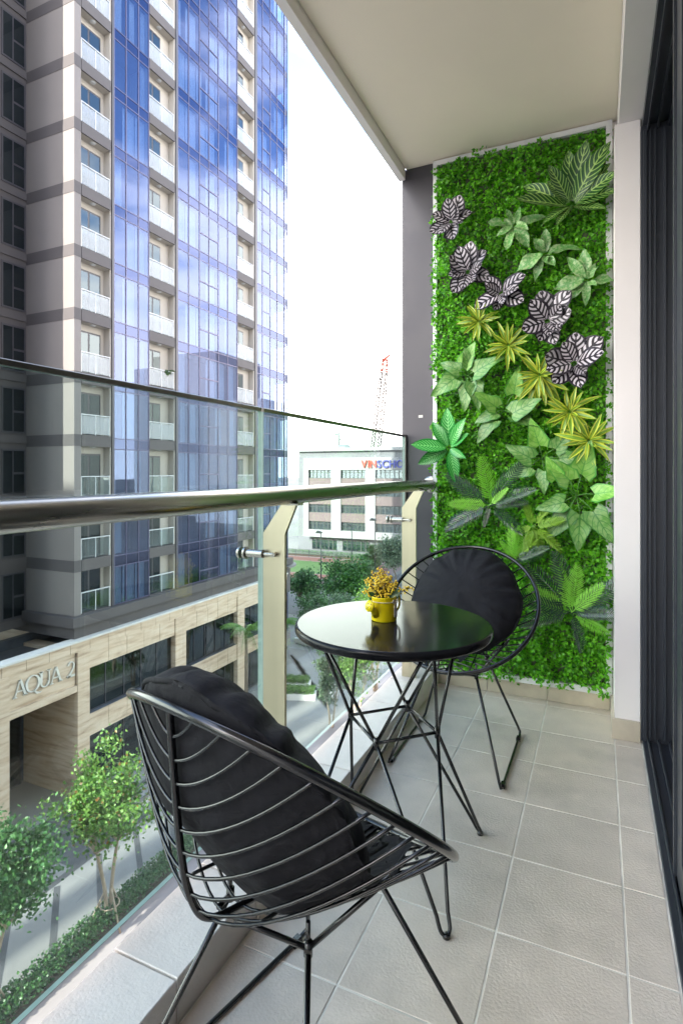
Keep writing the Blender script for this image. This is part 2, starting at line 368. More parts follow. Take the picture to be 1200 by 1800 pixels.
# ------------------------------------------------------------------ balustrade
rail = empty('balcony_balustrade', (-.99, 1.0, 0), 0, 'glass balustrade with round steel handrail along the open side', 'balustrade')
RL = rail.location
def rpart(name, mbld, mats, parent=None, smooth=False):
    mbld.v = [(x-RL.x, y-RL.y, z) for x, y, z in mbld.v]
    return mbld.build(name, mats, parent or rail, smooth)
GZ0, GZ1 = .128, 1.352
for y0, y1 in ((-1.4, .06), (.075, 1.527), (1.541, YW-.03)):
    g = MB()
    g.add([(-.996,y0,GZ0),(-.984,y0,GZ0),(-.984,y1,GZ0),(-.996,y1,GZ0),(-.996,y0,GZ1),(-.984,y0,GZ1),(-.984,y1,GZ1),(-.996,y1,GZ1)],
          [(0,3,2,1)], 1); o = 0
    g.f += [(4,5,6,7),(0,1,5,4),(2,3,7,6)]; g.m += [1, 1, 1]
    g.f += [(1,2,6,5),(3,0,4,7)]; g.m += [0, 0]
    gp = rpart('glass_panel', g, [m_glass, m_gedge])
    c = MB(); c.cbox(-.998, -.982, y0, y1, GZ1+.0005, GZ1+.013, .002)
    rpart('cap_rail', c, m_capsteel)
c = MB(); c.box(-1.0, -.98, YW-.028, YW-.005, .10, GZ1+.012); rpart('end_channel', c, m_capsteel)
h = MB(); h.tube([(-.835, Y0, EYE-.070), (-.835, YW-.03, EYE-.070)], .027, 28); rpart('handrail', h, m_steel, smooth=True)
h = MB(); h.lathe([(.0275, 0), (.046, 0), (.046, .006), (.0275, .006)], 24)
h.v = [(-.835+x, YW-.03+z, EYE-.070+y) for x, y, z in h.v]; rpart('rail_flange', h, m_steel, smooth=True)
for yp in (.13, 1.45, 2.77):
    p = MB()
    out = [(-.927, .099), (-.852, .099), (-.852, EYE-.190), (-.815, EYE-.100), (-.860, EYE-.095), (-.927, EYE-.182)]
    out = [(-.927, .099), (-.852, .099), (-.852, EYE-.188), (-.812, EYE-.096), (-.860, EYE-.094), (-.927, EYE-.186)]
    p.poly([(x, yp, z) for x, z in out], (0, .012, 0)); po = rpart('post', p, m_plate)
    p = MB(); p.box(-.865, -.805, yp-.004, yp+.03, EYE-.0995, EYE-.0935); rpart('saddle', p, m_steel, po)
    for zz in (EYE-.248, .30):
        q = MB(); yb = yp-.014
        q.tube([(-1.004, yb, zz), (-.9965, yb, zz)], .019, 20); q.tube([(-.9835, yb, zz), (-.977, yb, zz)], .019, 20)
        q.tube([(-.977, yb, zz), (-.918, yb, zz)], .0125, 20); q.tube([(-.918, yb, zz), (-.884, yb, zz)], .0055, 12)
        q.tube([(-.884, yb-.003, zz), (-.884, yp, zz)], .008, 12)
        rpart('glass_clamp', q, m_steel, po)

# ------------------------------------------------------------------ green wall
GX0, GX1, GZb, GZt = -.822, .058, .080, 2.850
gw = empty('green_wall_panel', (-.38, YW, .08), 0, 'tall panel of dense artificial green foliage in a thin white frame', 'green wall')
def gpart(name, mb, mats, smooth=False, parent=None):
    L = gw.location; mb.v = [(x-L.x, y-L.y, z-L.z) for x, y, z in mb.v]; return mb.build(name, mats, parent or gw, smooth)
fy0, fy1 = YW-.035, YW-.0005
for bx in ((GX0, GX0+.022, fy0, fy1, GZb, GZt), (GX1-.028, GX1, fy0, fy1, GZb, GZt), (GX0+.0225, GX1-.0285, fy0, fy1, GZt-.026, GZt), (GX0+.0225, GX1-.0285, fy0, fy1, GZb, GZb+.03)):
    m = MB(); m.box(*bx); gpart('frame_rail', m, m_frame_w)
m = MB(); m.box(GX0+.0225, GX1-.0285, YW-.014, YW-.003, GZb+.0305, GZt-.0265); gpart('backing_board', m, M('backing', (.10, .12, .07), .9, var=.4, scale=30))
# the mass of small clipped leaves
rg = np.random.default_rng(11)
NL = 52000
px_ = rg.uniform(GX0-.004, GX1-.006, NL); pz_ = rg.uniform(GZb+.004, GZt-.03, NL)
# sprigs: leaves gather round stalk tips on a jittered grid
nsx, nsz = 26, 80
tx = GX0+.012+(np.arange(nsx)+.5)/nsx*(GX1-GX0-.03); tz = GZb+.03+(np.arange(nsz)+.5)/nsz*(GZt-GZb-.07)
TX, TZ = np.meshgrid(tx, tz); TX = TX.ravel()+rg.normal(0, .007, TX.size); TZ = TZ.ravel()+rg.normal(0, .007, TZ.size)
TD = rg.uniform(.022, .070, TX.size)+.010*np.sin(TX*9+TZ*4)+.008*np.sin(TZ*13-TX*5)+.034*(rg.random(TX.size) < .12)
pick = rg.integers(0, TX.size, NL)
dx, dz = rg.normal(0, .0145, NL), rg.normal(0, .0145, NL)
rad = np.hypot(dx, dz)
cx = TX[pick]+dx; cz = TZ[pick]+dz-.010*(rg.random(NL)**2); dep = np.clip(TD[pick]-rad*1.1-rg.exponential(.008, NL), .006, .115)
cyy = YW-.014-dep
keep = (cx > GX0-.012) & (cx < GX1+.012) & (cz > GZb-.03) & (cz < GZt-.012)
# joints between the square mats show as slightly thinner lines
seam = np.ones(NL, bool)
for zz in (GZb+.53, GZb+1.06, GZb+1.585, GZb+2.11): seam &= ~((np.abs(cz-zz) < .007) & (rg.random(NL) < .75))
seam &= ~((np.abs(cx-(-.40)) < .005) & (rg.random(NL) < .5))
keep &= seam; cx, cyy, cz, dx, dz = cx[keep], cyy[keep], cz[keep], dx[keep], dz[keep]; n = cx.size
ang = np.arctan2(dz, dx)+rg.normal(0, .7, n); tilt = rg.normal(.5, .45, n)      # outwards along the sprig, tipped to the viewer
al = np.stack([np.cos(ang)*np.cos(tilt), -np.sin(tilt), np.sin(ang)*np.cos(tilt)], 1)
nr = np.stack([rg.normal(0, .45, n), -np.ones(n), rg.normal(.35, .45, n)], 1); nr -= al*(nr*al).sum(1, keepdims=True); nr /= np.linalg.norm(nr, axis=1, keepdims=True)
sd = np.cross(al, nr); ln = rg.uniform(.014, .024, n)[:, None]; wd = ln*rg.uniform(.30, .42, n)[:, None]
P = np.stack([cx, cyy, cz], 1)
V = np.stack([P, P+al*ln*.45+sd*wd+nr*ln*.06, P+al*ln-nr*ln*.14, P+al*ln*.45-sd*wd+nr*ln*.06], 1).reshape(-1, 3)
F = np.arange(n)[:, None]*4
F = np.concatenate([F+[0, 1, 2], F+[0, 2, 3]], 1).reshape(-1, 3)
fol = MB(); fol.v = [tuple(p) for p in V.tolist()]; fol.f = F.tolist(); fol.m = [0]*len(fol.f)
fo = gpart('small_leaves', fol, leafmat('box_leaf', (.028, .20, .005), (.235, .70, .03), .36, .36, .5)); tag(fo, kind='stuff')

# feature plants
def leaf_mesh(name, mat, L=1., W=.5, prof='oval', curl=.15, fold=.12, wave=0., n=9, seed=0):
    rr = random.Random(seed); b = MB(); b.uv = []
    def wf(t):
        if prof == 'round': return (math.sin(PI*min(1, t*.97+.03)))**.55
        if prof == 'heart': return max(0., (1-t)**.75*(1.25 if t > .1 else .8+4.5*t))*.92
        if prof == 'blade': return (math.sin(PI*(t*.86+.14)))**.9
        return (math.sin(PI*(t*.95+.05)))**.8
    us = (-1, -.55, 0, .55, 1); ph = rr.uniform(0, 6)
    for i in range(n+1):
        t = i/n; w = W*.5*max(wf(t), .012)
        for u in us:
            y0 = L*t
            if prof == 'heart' and i == 0: y0 = -L*.14*abs(u)
            b.v.append((u*w, y0, -curl*L*t*t+fold*abs(u)*w*1.2+wave*W*math.sin(9*t+ph+u*1.4)*abs(u)*.25))
            b.uv.append((u*.5+.5, t))
    k = len(us)
    for i in range(n):
        for j in range(k-1):
            b.f.append((i*k+j, i*k+j+1, (i+1)*k+j+1, (i+1)*k+j)); b.m.append(0)
    return b.mesh(name, mat, True)
def frond_mesh(name, mat, L=.26, W=.125, curl=.25, n=19, seed=0, narrow=.1, twist=.25):
    rr = random.Random(seed); b = MB()
    def spine(t): return Vector((0, L*(t-.06*t*t), -curl*L*t*t))
    b.tube([spine(i/8) for i in range(9)], [.0026*(1-.75*i/8) for i in range(9)], 5)
    for i in range(1, n+1):
        t = .10+.90*i/n; p = spine(t); lw = W*.5*(math.sin(PI*(t*.80+.14)))**.7
        for sgn in (-1, 1):
            d = Vector((sgn, .62+.45*t, .18+rr.uniform(-twist, twist)*.5)).normalized(); q = p+d*lw*rr.uniform(.9, 1.05)-Vector((0, 0, lw*.22))
            hw = Vector((0, L*narrow*.19, 0)); mid = p.lerp(q, .55)+Vector((0, 0, lw*.06))
            b.add([p-hw*.6, p+hw*.6, mid+hw, q, mid-hw], [(0, 1, 2, 4), (4, 2, 3)])
    return b.mesh(name, mat)
def wall_frame(alpha, beta, roll):
    a = Vector((math.cos(alpha)*math.cos(beta), -math.sin(beta), math.sin(alpha)*math.cos(beta)))
    nrm = Vector((0, -1, .25)); nrm -= a*nrm.dot(a)
    if nrm.length < .1: nrm = Vector((0, 0, 1))-a*a.z
    nrm.normalize(); sdv = a.cross(nrm)
    nrm2 = nrm*math.cos(roll)+sdv*math.sin(roll); sd2 = a.cross(nrm2)
    return Matrix((sd2, a, nrm2)).transposed().to_4x4()
MAT = {
 'calathea': veinmat('striped_leaf', (.58, .54, .58), (.007, .004, .009), 5.2, 1.7, .50, .08, .76, (.014, .009, .018), rough=.45),
 'zebra': veinmat('zebra_leaf', (.008, .085, .008), (.36, .58, .14), 9, 2.0, .24, .07, rough=.35),
 'dieff': veinmat('feather_leaf', (.010, .27, .025), (.24, .64, .20), 11, 3.0, .28, .04, .80, (.006, .22, .02), rough=.3),
 'marble': veinmat('marbled_leaf', (.10, .33, .07), (.09, .30, .06), 5, 2, .06, .05, noise=9, alt=(.34, .50, .22), rough=.4),
 'caladium': veinmat('pale_heart_leaf', (.17, .43, .05), (.09, .32, .04), 5, 1.7, .10, .05, .86, (.08, .34, .04), noise=5, alt=(.26, .50, .10), rough=.4),
 'syngonium': veinmat('silver_heart_leaf', (.20, .36, .10), (.05, .20, .03), 5, 1.7, .16, .06, .88, (.05, .20, .03), noise=8, alt=(.11, .29, .05), rough=.4),
 'dracaena': veinmat('yellow_edged_leaf', (.14, .31, .025), (.20, .36, .03), 1, 0, .0, .16, .50, (.50, .56, .045), rough=.35),
}
m_cyc = leafmat('dark_frond', (.012, .045, .018), (.045, .10, .05), .08, .26, .7, 'obj'); m_cycb = leafmat('bright_frond', (.24, .64, .05), (.36, .78, .10), .3, .4, .5, 'obj')
m_fern = leafmat('olive_fern', (.19, .38, .025), (.32, .54, .06), .3, .45, .4, 'obj')
LM = {
 'calathea': [leaf_mesh('round_leaf', MAT['calathea'], 1, .78, 'round', c_, .10, .12, seed=i) for i, c_ in enumerate((.1, .25, -.08))],
 'zebra': [leaf_mesh('long_leaf', MAT['zebra'], 1, .36, 'oval', c_, .28, .10, seed=i) for i, c_ in enumerate((.12, .28, .02))],
 'dieff': [leaf_mesh('long_leaf', MAT['dieff'], 1, .42, 'oval', c_, .25, .08, seed=i) for i, c_ in enumerate((.1, .3))],
 'marble': [leaf_mesh('pointed_leaf', MAT['marble'], 1, w_, 'oval', c_, .3, .6, seed=i) for i, (c_, w_) in enumerate(((.1, .46), (.5, .40), (-.15, .36), (.35, .54)))],
 'caladium': [leaf_mesh('heart_leaf', MAT['caladium'], 1, .74, 'heart', c_, .16, .22, seed=i) for i, c_ in enumerate((.12, .3))],
 'syngonium': [leaf_mesh('heart_leaf', MAT['syngonium'], 1, .70, 'heart', c_, .18, .24, seed=i) for i, c_ in enumerate((.12, .3))],
 'dracaena': [leaf_mesh('blade_leaf', MAT['dracaena'], 1, .20, 'blade', c_, .5, 0, seed=i) for i, c_ in enumerate((.12, .35, -.05))],
}
PXM = .0029
rp = random.Random(5)
def plant(kind, u, v, leaves, label, name, cat='plant', lift=.40, depth=.075, group=None):
    """leaves: list of (angle deg, length px[, material kind])"""
    depth += .035; c = ony(u, v, YW-depth); root = empty(name, c, 0, label, cat, group or 'feature plants on the green wall')
    st = MB()
    for i, lf in enumerate(leaves):
        a, L = R_(lf[0]), lf[1]*PXM; kd = lf[2] if len(lf) > 2 and lf[2] else kind
        be = lift+rp.uniform(-.22, .22) if len(lf) < 4 else lf[3]
        me = LM[kd][i % len(LM[kd])]
        off = Vector((math.cos(a), 0, math.sin(a)))*(L*.10)
        if kd in ('caladium', 'syngonium', 'marble') and len(lf) > 4:
            off = Vector((lf[4][0]*PXM, -.012-.01*rp.random(), -lf[4][1]*PXM))
            st.tube(smooth_path([(0, .03, 0), off*.5+Vector((0, -.012, .006)), off], 4), .0022, 5)
        w = wall_frame(a, be, rp.uniform(-.35, .35)); w = Matrix.Translation(off+Vector((0, -.006*(i % 4)-.004*rp.random(), 0))) @ w @ Matrix.Diagonal((L, L, L, 1))
        o = place('leaf', me, root); o.matrix_local = w
    st.tube([(0, depth-.016, 0), (0, 0, 0)], .004, 6); st.build('stem', M_stem, root, True)
    return root
M_stem = M('green_stem', (.10, .26, .05), .5)
# black and white striped rosettes, along a falling diagonal
for i, (u, v, ls, lab) in enumerate((
   (793, 392, ((62, 46), (148, 36), (205, 40), (280, 42), (20, 38), (335, 28)), 'black and white striped plant, highest of the five, at the left edge'),
   (822, 480, ((80, 52), (45, 46), (140, 44), (190, 34), (340, 40), (300, 36), (235, 44)), 'black and white striped plant second from the top, full rounded rosette'),
   (880, 517, ((128, 38), (35, 48), (330, 46), (205, 48), (255, 30)), 'black and white striped plant in the middle of five, loosely opened leaves'),
   (962, 566, ((100, 52), (55, 56), (10, 46), (200, 46), (285, 42), (330, 34), (250, 36)), 'black and white striped plant with the broadest rosette, right of the yellow spiky plants'),
   (1008, 640, ((85, 50), (45, 56), (165, 54), (15, 50), (285, 44), (225, 46)), 'black and white striped plant, lowest of the five, near the right frame'))):
    plant('calathea', u, v, [(a_, L_*.93) for a_, L_ in ls]+[(a_+28, L_*.8, None, .75) for a_, L_ in ls[::2]], lab, 'striped_rosette_plant', lift=.42, depth=.085)
plant('zebra', 1003, 362, ((92, 78), (62, 66), (40, 70), (118, 66), (148, 80), (172, 84), (22, 72), (5, 62), (335, 56), (236, 40), (54, 88), (130, 52), (75, 88), (205, 46)),
      'dark green zebra striped plant with long pale veined leaves in the top right corner', 'zebra_leaf_plant', lift=.35, depth=.08)
plant('marble', 905, 398, ((160, 44, None, .1), (8, 42, None, .5), (60, 30, None, .7), (300, 40, None, .15), (250, 42, None, .35), (200, 30, None, .6), (120, 28, None, .3), (330, 28, None, .8)), 'pale marbled leafy plant, leftmost of three, beside the top striped rosettes', 'marbled_plant', lift=.15, depth=.07)
plant('marble', 958, 448, ((88, 38, None, .3), (15, 46, None, .2), (150, 28, None, .8), (200, 46, None, .1), (300, 32, None, .6), (240, 38, None, .2), (340, 24, None, .7), (120, 30, None, .4), (270, 26, None, .9)), 'pale marbled leafy plant in the middle of three below the zebra plant', 'marbled_plant', lift=.2, depth=.07)
plant('marble', 1030, 494, ((95, 48, None, .2), (125, 44, None, .5), (30, 28, None, .7), (185, 46, None, .1), (350, 42, None, .3), (270, 34, None, .3), (310, 30, None, .7), (60, 24, None, .4), (225, 36, None, .2)), 'pale marbled leafy plant, rightmost of three, against the right frame', 'marbled_plant', lift=.2, depth=.07)
for i, (u, v, L, lab) in enumerate(((842, 566, 38, 'yellow edged spiky plant, highest, below the middle striped rosette'),
   (893, 608, 44, 'yellow edged spiky plant second from the top, widely spread blades'),
   (948, 660, 46, 'yellow edged spiky plant third from the top, double tiered drooping blades'),
   (1000, 724, 50, 'yellow edged spiky plant fourth from the top, left of the lowest one'),
   (1034, 775, 50, 'yellow edged spiky plant, lowest and nearest the right frame'))):
    L *= .88; off = rp.uniform(0, 30); ls = [(off+k*360/15+rp.uniform(-9, 9), L*rp.uniform(.8, 1.12), None, rp.uniform(.15, .55)) for k in range(15)]
    ls += [(off+k*360/6+15, L*.62, None, .95) for k in range(6)]
    if i == 2: ls += [(200+k*16, L*1.25, None, .1) for k in range(9)]
    plant('dracaena', u, v, ls, lab, 'spiky_plant', depth=.09)
S, Cc = 'syngonium', 'caladium'
plant(S, 822, 660, ((60, 44, Cc, .3, (-6, -18)), (150, 40, S, .2, (-14, -8)), (215, 52, S, .2, (-22, 6)), (30, 54, S, .3, (14, -2)), (262, 50, S, .2, (2, 16)), (285, 48, S, .3, (12, 16)), (100, 34, S, .4, (4, -14))),
      'silvery veined heart leaved plant by the left frame, above the feathery green one', 'heart_leaf_plant', depth=.07)
plant(S, 885, 722, ((140, 46, Cc, .3, (-12, -6)), (78, 44, Cc, .3, (18, -28)), (25, 54, S, .3, (16, 6)), (225, 50, S, .2, (-14, 18)), (335, 46, S, .3, (18, 10)), (200, 40, S, .3, (-12, 4))),
      'silvery veined heart leaved plant crossing the seam left of centre', 'heart_leaf_plant', depth=.07)
plant(S, 952, 806, ((105, 48, Cc, .3, (-4, -22)), (50, 44, S, .3, (22, -16)), (150, 48, S, .2, (-16, 0)), (200, 46, S, .2, (-18, 14)), (5, 42, S, .3, (28, 0)), (268, 38, S, .4, (4, 22))),
      'heart leaved plant under the lower yellow spiky plants', 'heart_leaf_plant', depth=.07)
plant(S, 1012, 872, ((75, 58, Cc, .3, (8, -36)), (130, 54, Cc, .3, (-10, -26)), (112, 40, Cc, .35, (-30, -30)), (195, 46, S, .2, (-18, 10)), (12, 46, Cc, .3, (28, -4)), (230, 56, S, .25, (-12, 28)), (268, 60, S, .25, (6, 30)), (300, 56, S, .25, (26, 24))),
      'largest heart leaved plant with pale leaves hanging by the right frame', 'heart_leaf_plant', depth=.08)
plant('dieff', 790, 788, ((92, 66), (62, 56), (172, 62, None, .45), (118, 50), (208, 58), (285, 56), (35, 44), (330, 34)), 'bright green feather veined plant overhanging the left frame and column', 'feather_leaf_plant', depth=.085)
FR = [frond_mesh('frond', m_cyc, seed=i, curl=c_) for i, c_ in enumerate((.15, .35, .25))]
FB = [frond_mesh('frond', m_cycb, seed=9+i, curl=c_) for i, c_ in enumerate((.12, .3))]
FE = [frond_mesh('frond', m_fern, W=.13, n=15, seed=20+i, curl=c_, narrow=.17, twist=.6) for i, c_ in enumerate((.2, .45))]
def fern(u, v, fr, label, name, depth=.135, group='feature plants on the green wall'):
    c = ony(u, v, YW-depth); root = empty(name, c, 0, label, 'fern', group)
    for i, (a, L, k) in enumerate(fr):
        s_ = L*PXM/.26; me = {'d': FR, 'b': FB, 'f': FE}[k]; me = me[i % len(me)]
        w = wall_frame(R_(a), rp.uniform(.2, .55) if k == 'b' else rp.uniform(.05, .35), rp.uniform(-.5, .5))
        o = place('frond', me, root); o.matrix_local = Matrix.Translation((0, -.012*(i % 3), 0)) @ w @ Matrix.Diagonal((s_*(1.0), s_, s_, 1))
    st = MB(); st.tube([(0, depth-.016, 0), (0, -.01, 0)], .008, 7); st.build('stem', M_stem, root, True)
fern(862, 888, ((94, 92, 'b'), (55, 90, 'd'), (30, 82, 'd'), (148, 98, 'd'), (178, 72, 'b'), (205, 92, 'd'), (325, 74, 'd'), (250, 40, 'd'), (48, 46, 'b'), (75, 40, 'b'), (10, 60, 'd')),
     'cycad like fern with dark and lime fronds left of the heart leaved plants', 'cycad_fern')
fern(1004, 1075, ((100, 108, 'd'), (128, 100, 'd'), (52, 78, 'b'), (36, 100, 'd'), (82, 84, 'b'), (165, 90, 'd'), (150, 80, 'b'), (192, 84, 'd'), (10, 72, 'd'), (330, 62, 'b'), (292, 66, 'd'), (105, 74, 'b'), (0, 50, 'd')),
     'largest cycad like fern with dark fronds low on the right beside the chair', 'cycad_fern')
fern(905, 985, ((98, 66, 'b'), (75, 60, 'b'), (30, 60, 'd'), (60, 62, 'f'), (12, 46, 'd'), (120, 40, 'b')), 'small fern with slim lime fronds just above the far chair', 'cycad_fern')
fern(938, 925, ((60, 46, 'f'), (110, 44, 'f'), (250, 50, 'f'), (290, 54, 'f'), (20, 52, 'f'), (330, 56, 'f'), (200, 42, 'f'), (275, 40, 'f')), 'olive green broad fern between the two cycad like ferns', 'olive_fern')

# ------------------------------------------------------------------ wire chairs
RA, RB, RPHI, RYO, RZO = .313, .330, .690, -.051, .596        # rim: half width, half length, tilt, centre
def rim_pt(th):
    l = RB*math.sin(th); return Vector((RA*math.cos(th), RYO+l*math.cos(RPHI), RZO-l*math.sin(RPHI)))
SPINE = smooth_path([(0, -.305, .806), (0, -.297, .70), (0, -.285, .58), (0, -.268, .50), (0, -.235, .447), (0, -.17, .425), (0, -.05, .408), (0, .08, .395), (0, .204, .386)], 8)
def spine_at(t):
    # by arc length
    d = [0]
    for a, b_ in zip(SPINE, SPINE[1:]): d.append(d[-1]+(b_-a).length)
    x = t*d[-1]
    for i in range(len(SPINE)-1):
        if d[i+1] >= x: return SPINE[i].lerp(SPINE[i+1], (x-d[i])/max(1e-9, d[i+1]-d[i]))
    return SPINE[-1]
def chair(loc, rz, label):
    root = empty('wire_chair', loc, rz, label, 'chair', 'black wire chairs at the round table')
    m = MB(); m.tube([rim_pt(2*PI*i/72) for i in range(72)], .0083, 12, closed=True); m.build('rim', m_black, root, True)
    m = MB(); m.tube(SPINE, .0062, 8); m.build('spine', m_black, root, True)
    NW = 22
    for i in range(1, NW):
        t = i/NW; C = spine_at(t*.985+.01); th = -PI/2+PI*(t**.92)
        Rr = rim_pt(th); pts = []
        for k in range(-12, 13):
            q = k/12; yz = abs(q)**(1.65)
            pts.append((Rr.x*q, C.y+(Rr.y-C.y)*yz, C.z+(Rr.z-C.z)*yz))
        m = MB(); m.tube(pts, .0029, 6); m.build('wire', m_black, root, True)
    for sx in (-1, 1):
        b_ = MB(); pts = []
        for k in range(13):
            q = k/12; y = -.20+.38*q; xw = sx*.085; pts.append((xw, y, .443-.055*q+.012*(1-q)+.004))
        b_.tube(pts, .0032, 6); b_.build('seat_wire', m_black, root, True)
        # sled leg of one side: two splayed legs and the runner on the floor
        hb, hf = Vector((sx*.098, -.104, .362)), Vector((sx*.098, .104, .356))
        fb, ff = Vector((sx*.217, -.255, .0065)), Vector((sx*.217, .25, .0065))
        d1 = (fb-hb).normalized(); d2 = (ff-hf).normalized(); ry = (ff-fb).normalized()
        path = [hb]+[fb-d1*.03, fb-d1*.008+ry*.004, fb+ry*.03]+[ff-ry*.03, ff-d2*.008-ry*.004, ff-d2*.03]+[hf]
        m = MB(); m.tube(path, .0056, 10); m.build('leg', m_black, root, True)
        for yy in (-.19, .205):
            m = MB(); m.cbox(sx*.217-.009, sx*.217+.009, yy-.014, yy+.014, .0002, .016, .002); m.build('foot_clip', m_black, root)
        for hh, sy in ((hb, -1), (hf, 1)):
            m = MB(); m.tube([hh, (sx*.02, sy*.195, .430 if sy < 0 else .386)], .005, 8); m.tube([hh, (sx*.206, sy*.02, .482)], .005, 8)
            m.tube([hh+Vector((0, 0, -.012)), hh+Vector((0, 0, .012))], .0078, 10); m.tube([hh, hh+Vector((0, 0, .045))], .004, 8); m.build('seat_brace', m_black, root, True)
    return root
CH_N = ((-.511, .951, .0005), -.239); CH_F = ((-.534, 2.325, .0005), PI-.012)
chair(*CH_N, 'black wire basket chair nearest the viewer, seen from behind'); chair(*CH_F, 'black wire basket chair facing the viewer in front of the green wall')
def cushion(ch, local, tilt, label, seed, squash=.95, spin=0., D=.258):
    rr = random.Random(seed); T = .096; nr_, na = 26, 120; b = MB()
    ph = [rr.uniform(0, 6.28) for _ in range(8)]
    def edge(a): return 1+.018*math.sin(3*a+ph[0])+.014*math.sin(5*a+ph[1])+.008*math.sin(11*a+ph[2])
    def pleat(a): return math.sin(17*a+1.6*math.sin(2*a+ph[3])+ph[4])*.6+math.sin(29*a+ph[5]+math.sin(3*a))*.4
    rings = []
    for side in (1, -1):
        for i in range(nr_+1):
            r = math.sin(i/nr_*PI/2) if side == 1 else math.sin((nr_-i)/nr_*PI/2)
            if side == -1 and i == 0: continue
            ring = []
            for k in range(na):
                a = 2*PI*k/na; e = edge(a)
                h_ = T*(max(0, 1-r**2.6))**.52
                h_ *= 1+.10*math.sin(2*a+ph[6])*r+.10*math.sin(3*a+ph[7])*r*(1-r)
                pl = pleat(a)*r**4*(1-r**12)*.020+.005*math.sin(4*a+5*r+ph[2])*r*r+.003*math.sin(9*a-7*r+ph[5])*r**2
                dent = 0
                z = side*(h_+pl+dent); q = r*D*e*(1+.012*pleat(a)*r**6)
                ring.append((q*math.cos(a)*squash, q*math.sin(a), z+.016*math.sin(a+ph[0])*r))
            rings.append(ring)
    o = 0
    for ring in rings: b.v += ring
    for i in range(len(rings)-1):
        for k in range(na):
            l = (k+1) % na; b.f.append((i*na+k, i*na+l, (i+1)*na+l, (i+1)*na+k)); b.m.append(0)
    # press the cover against the wire basket instead of letting it pass through
    upv = Vector((0, -math.cos(tilt), math.sin(tilt))); fw = Vector((0, math.sin(tilt), math.cos(tilt))); sd_ = upv.cross(fw)
    to_ch = Matrix.Translation(local) @ Matrix((sd_, upv, fw)).transposed().to_4x4() @ Matrix.Rotation(spin, 4, 'Z'); back = to_ch.inverted()
    fam = []
    for i in range(0, 61):
        t = i/60; fam.append((spine_at(t*.985+.01), rim_pt(-PI/2+PI*(t**.92))))
    def basket(x):
        out = []
        for C, Rr in fam:
            if Rr.x > 1e-4 and abs(x) <= Rr.x:
                q = (abs(x)/Rr.x)**1.65; out.append((C.y+(Rr.y-C.y)*q, C.z+(Rr.z-C.z)*q))
        return out
    lines = {}
    def press(p):
        v = to_ch @ Vector(p); key = round(v.x, 2)
        if key not in lines: lines[key] = basket(key)
        pl = lines[key]
        if len(pl) < 3:
            v.x *= .96; return tuple(back @ v)
        ztop, ytop = pl[0][1], pl[0][0]
        if v.z >= ztop: yb = ytop+.014
        else:
            yb = None
            for (ya, za), (yb_, zb_) in zip(pl, pl[1:]):
                if za >= v.z >= zb_: yb = ya+(yb_-ya)*((za-v.z)/max(1e-6, za-zb_)); break
            zmin = min(z for _, z in pl)
            if yb is None: yb = -9
            yb += .009
        if v.y < yb: v.y = yb
        zf = None
        for (ya, za), (yb_, zb_) in zip(pl, pl[1:]):
            if ya <= v.y <= yb_: zf = za+(zb_-za)*((v.y-ya)/max(1e-6, yb_-ya))
        if zf is not None and v.z < zf+.009 and v.z < ztop: v.z = zf+.009
        return tuple(back @ v)
    b.v = [press(p) for p in b.v]
    loc, rz = ch
    base = Matrix.Translation(loc) @ Matrix.Rotation(rz, 4, 'Z')
    # cushion plane: its own y runs up the back, its own z looks forward and up
    upv = Vector((0, -math.cos(tilt), math.sin(tilt))); fw = Vector((0, math.sin(tilt), math.cos(tilt))); sd_ = upv.cross(fw)
    rot = Matrix((sd_, upv, fw)).transposed().to_4x4()
    e = empty('seat_cushion', (0, 0, 0), 0, label, 'cushion', 'round black cushions in the wire chairs')
    e.matrix_world = base @ Matrix.Translation(local) @ rot @ Matrix.Rotation(spin, 4, 'Z')
    cv = b.build('cover', m_cloth, e, True)
    bm = bmesh.new(); bm.from_mesh(cv.data); bmesh.ops.remove_doubles(bm, verts=bm.verts, dist=.0004); bm.to_mesh(cv.data); bm.free()
    s_ = MB(); s_.tube([(D*edge(2*PI*k/120)*math.cos(2*PI*k/120)*squash*1.004, D*edge(2*PI*k/120)*math.sin(2*PI*k/120)*1.004, .016*math.sin(2*PI*k/120+ph[0])) for k in range(120)], .005, 6, closed=True)
    s_.v = [press(p) for p in s_.v]; s_.build('piping', m_cloth, e, True)
cushion(CH_N, (0, -.158, .612), R_(58), 'plump round black cushion leaning in the nearest chair', 4)
cushion(CH_F, (0, -.120, .600), R_(55), 'round black cushion in the chair facing the viewer', 9, .95, 0., .248)

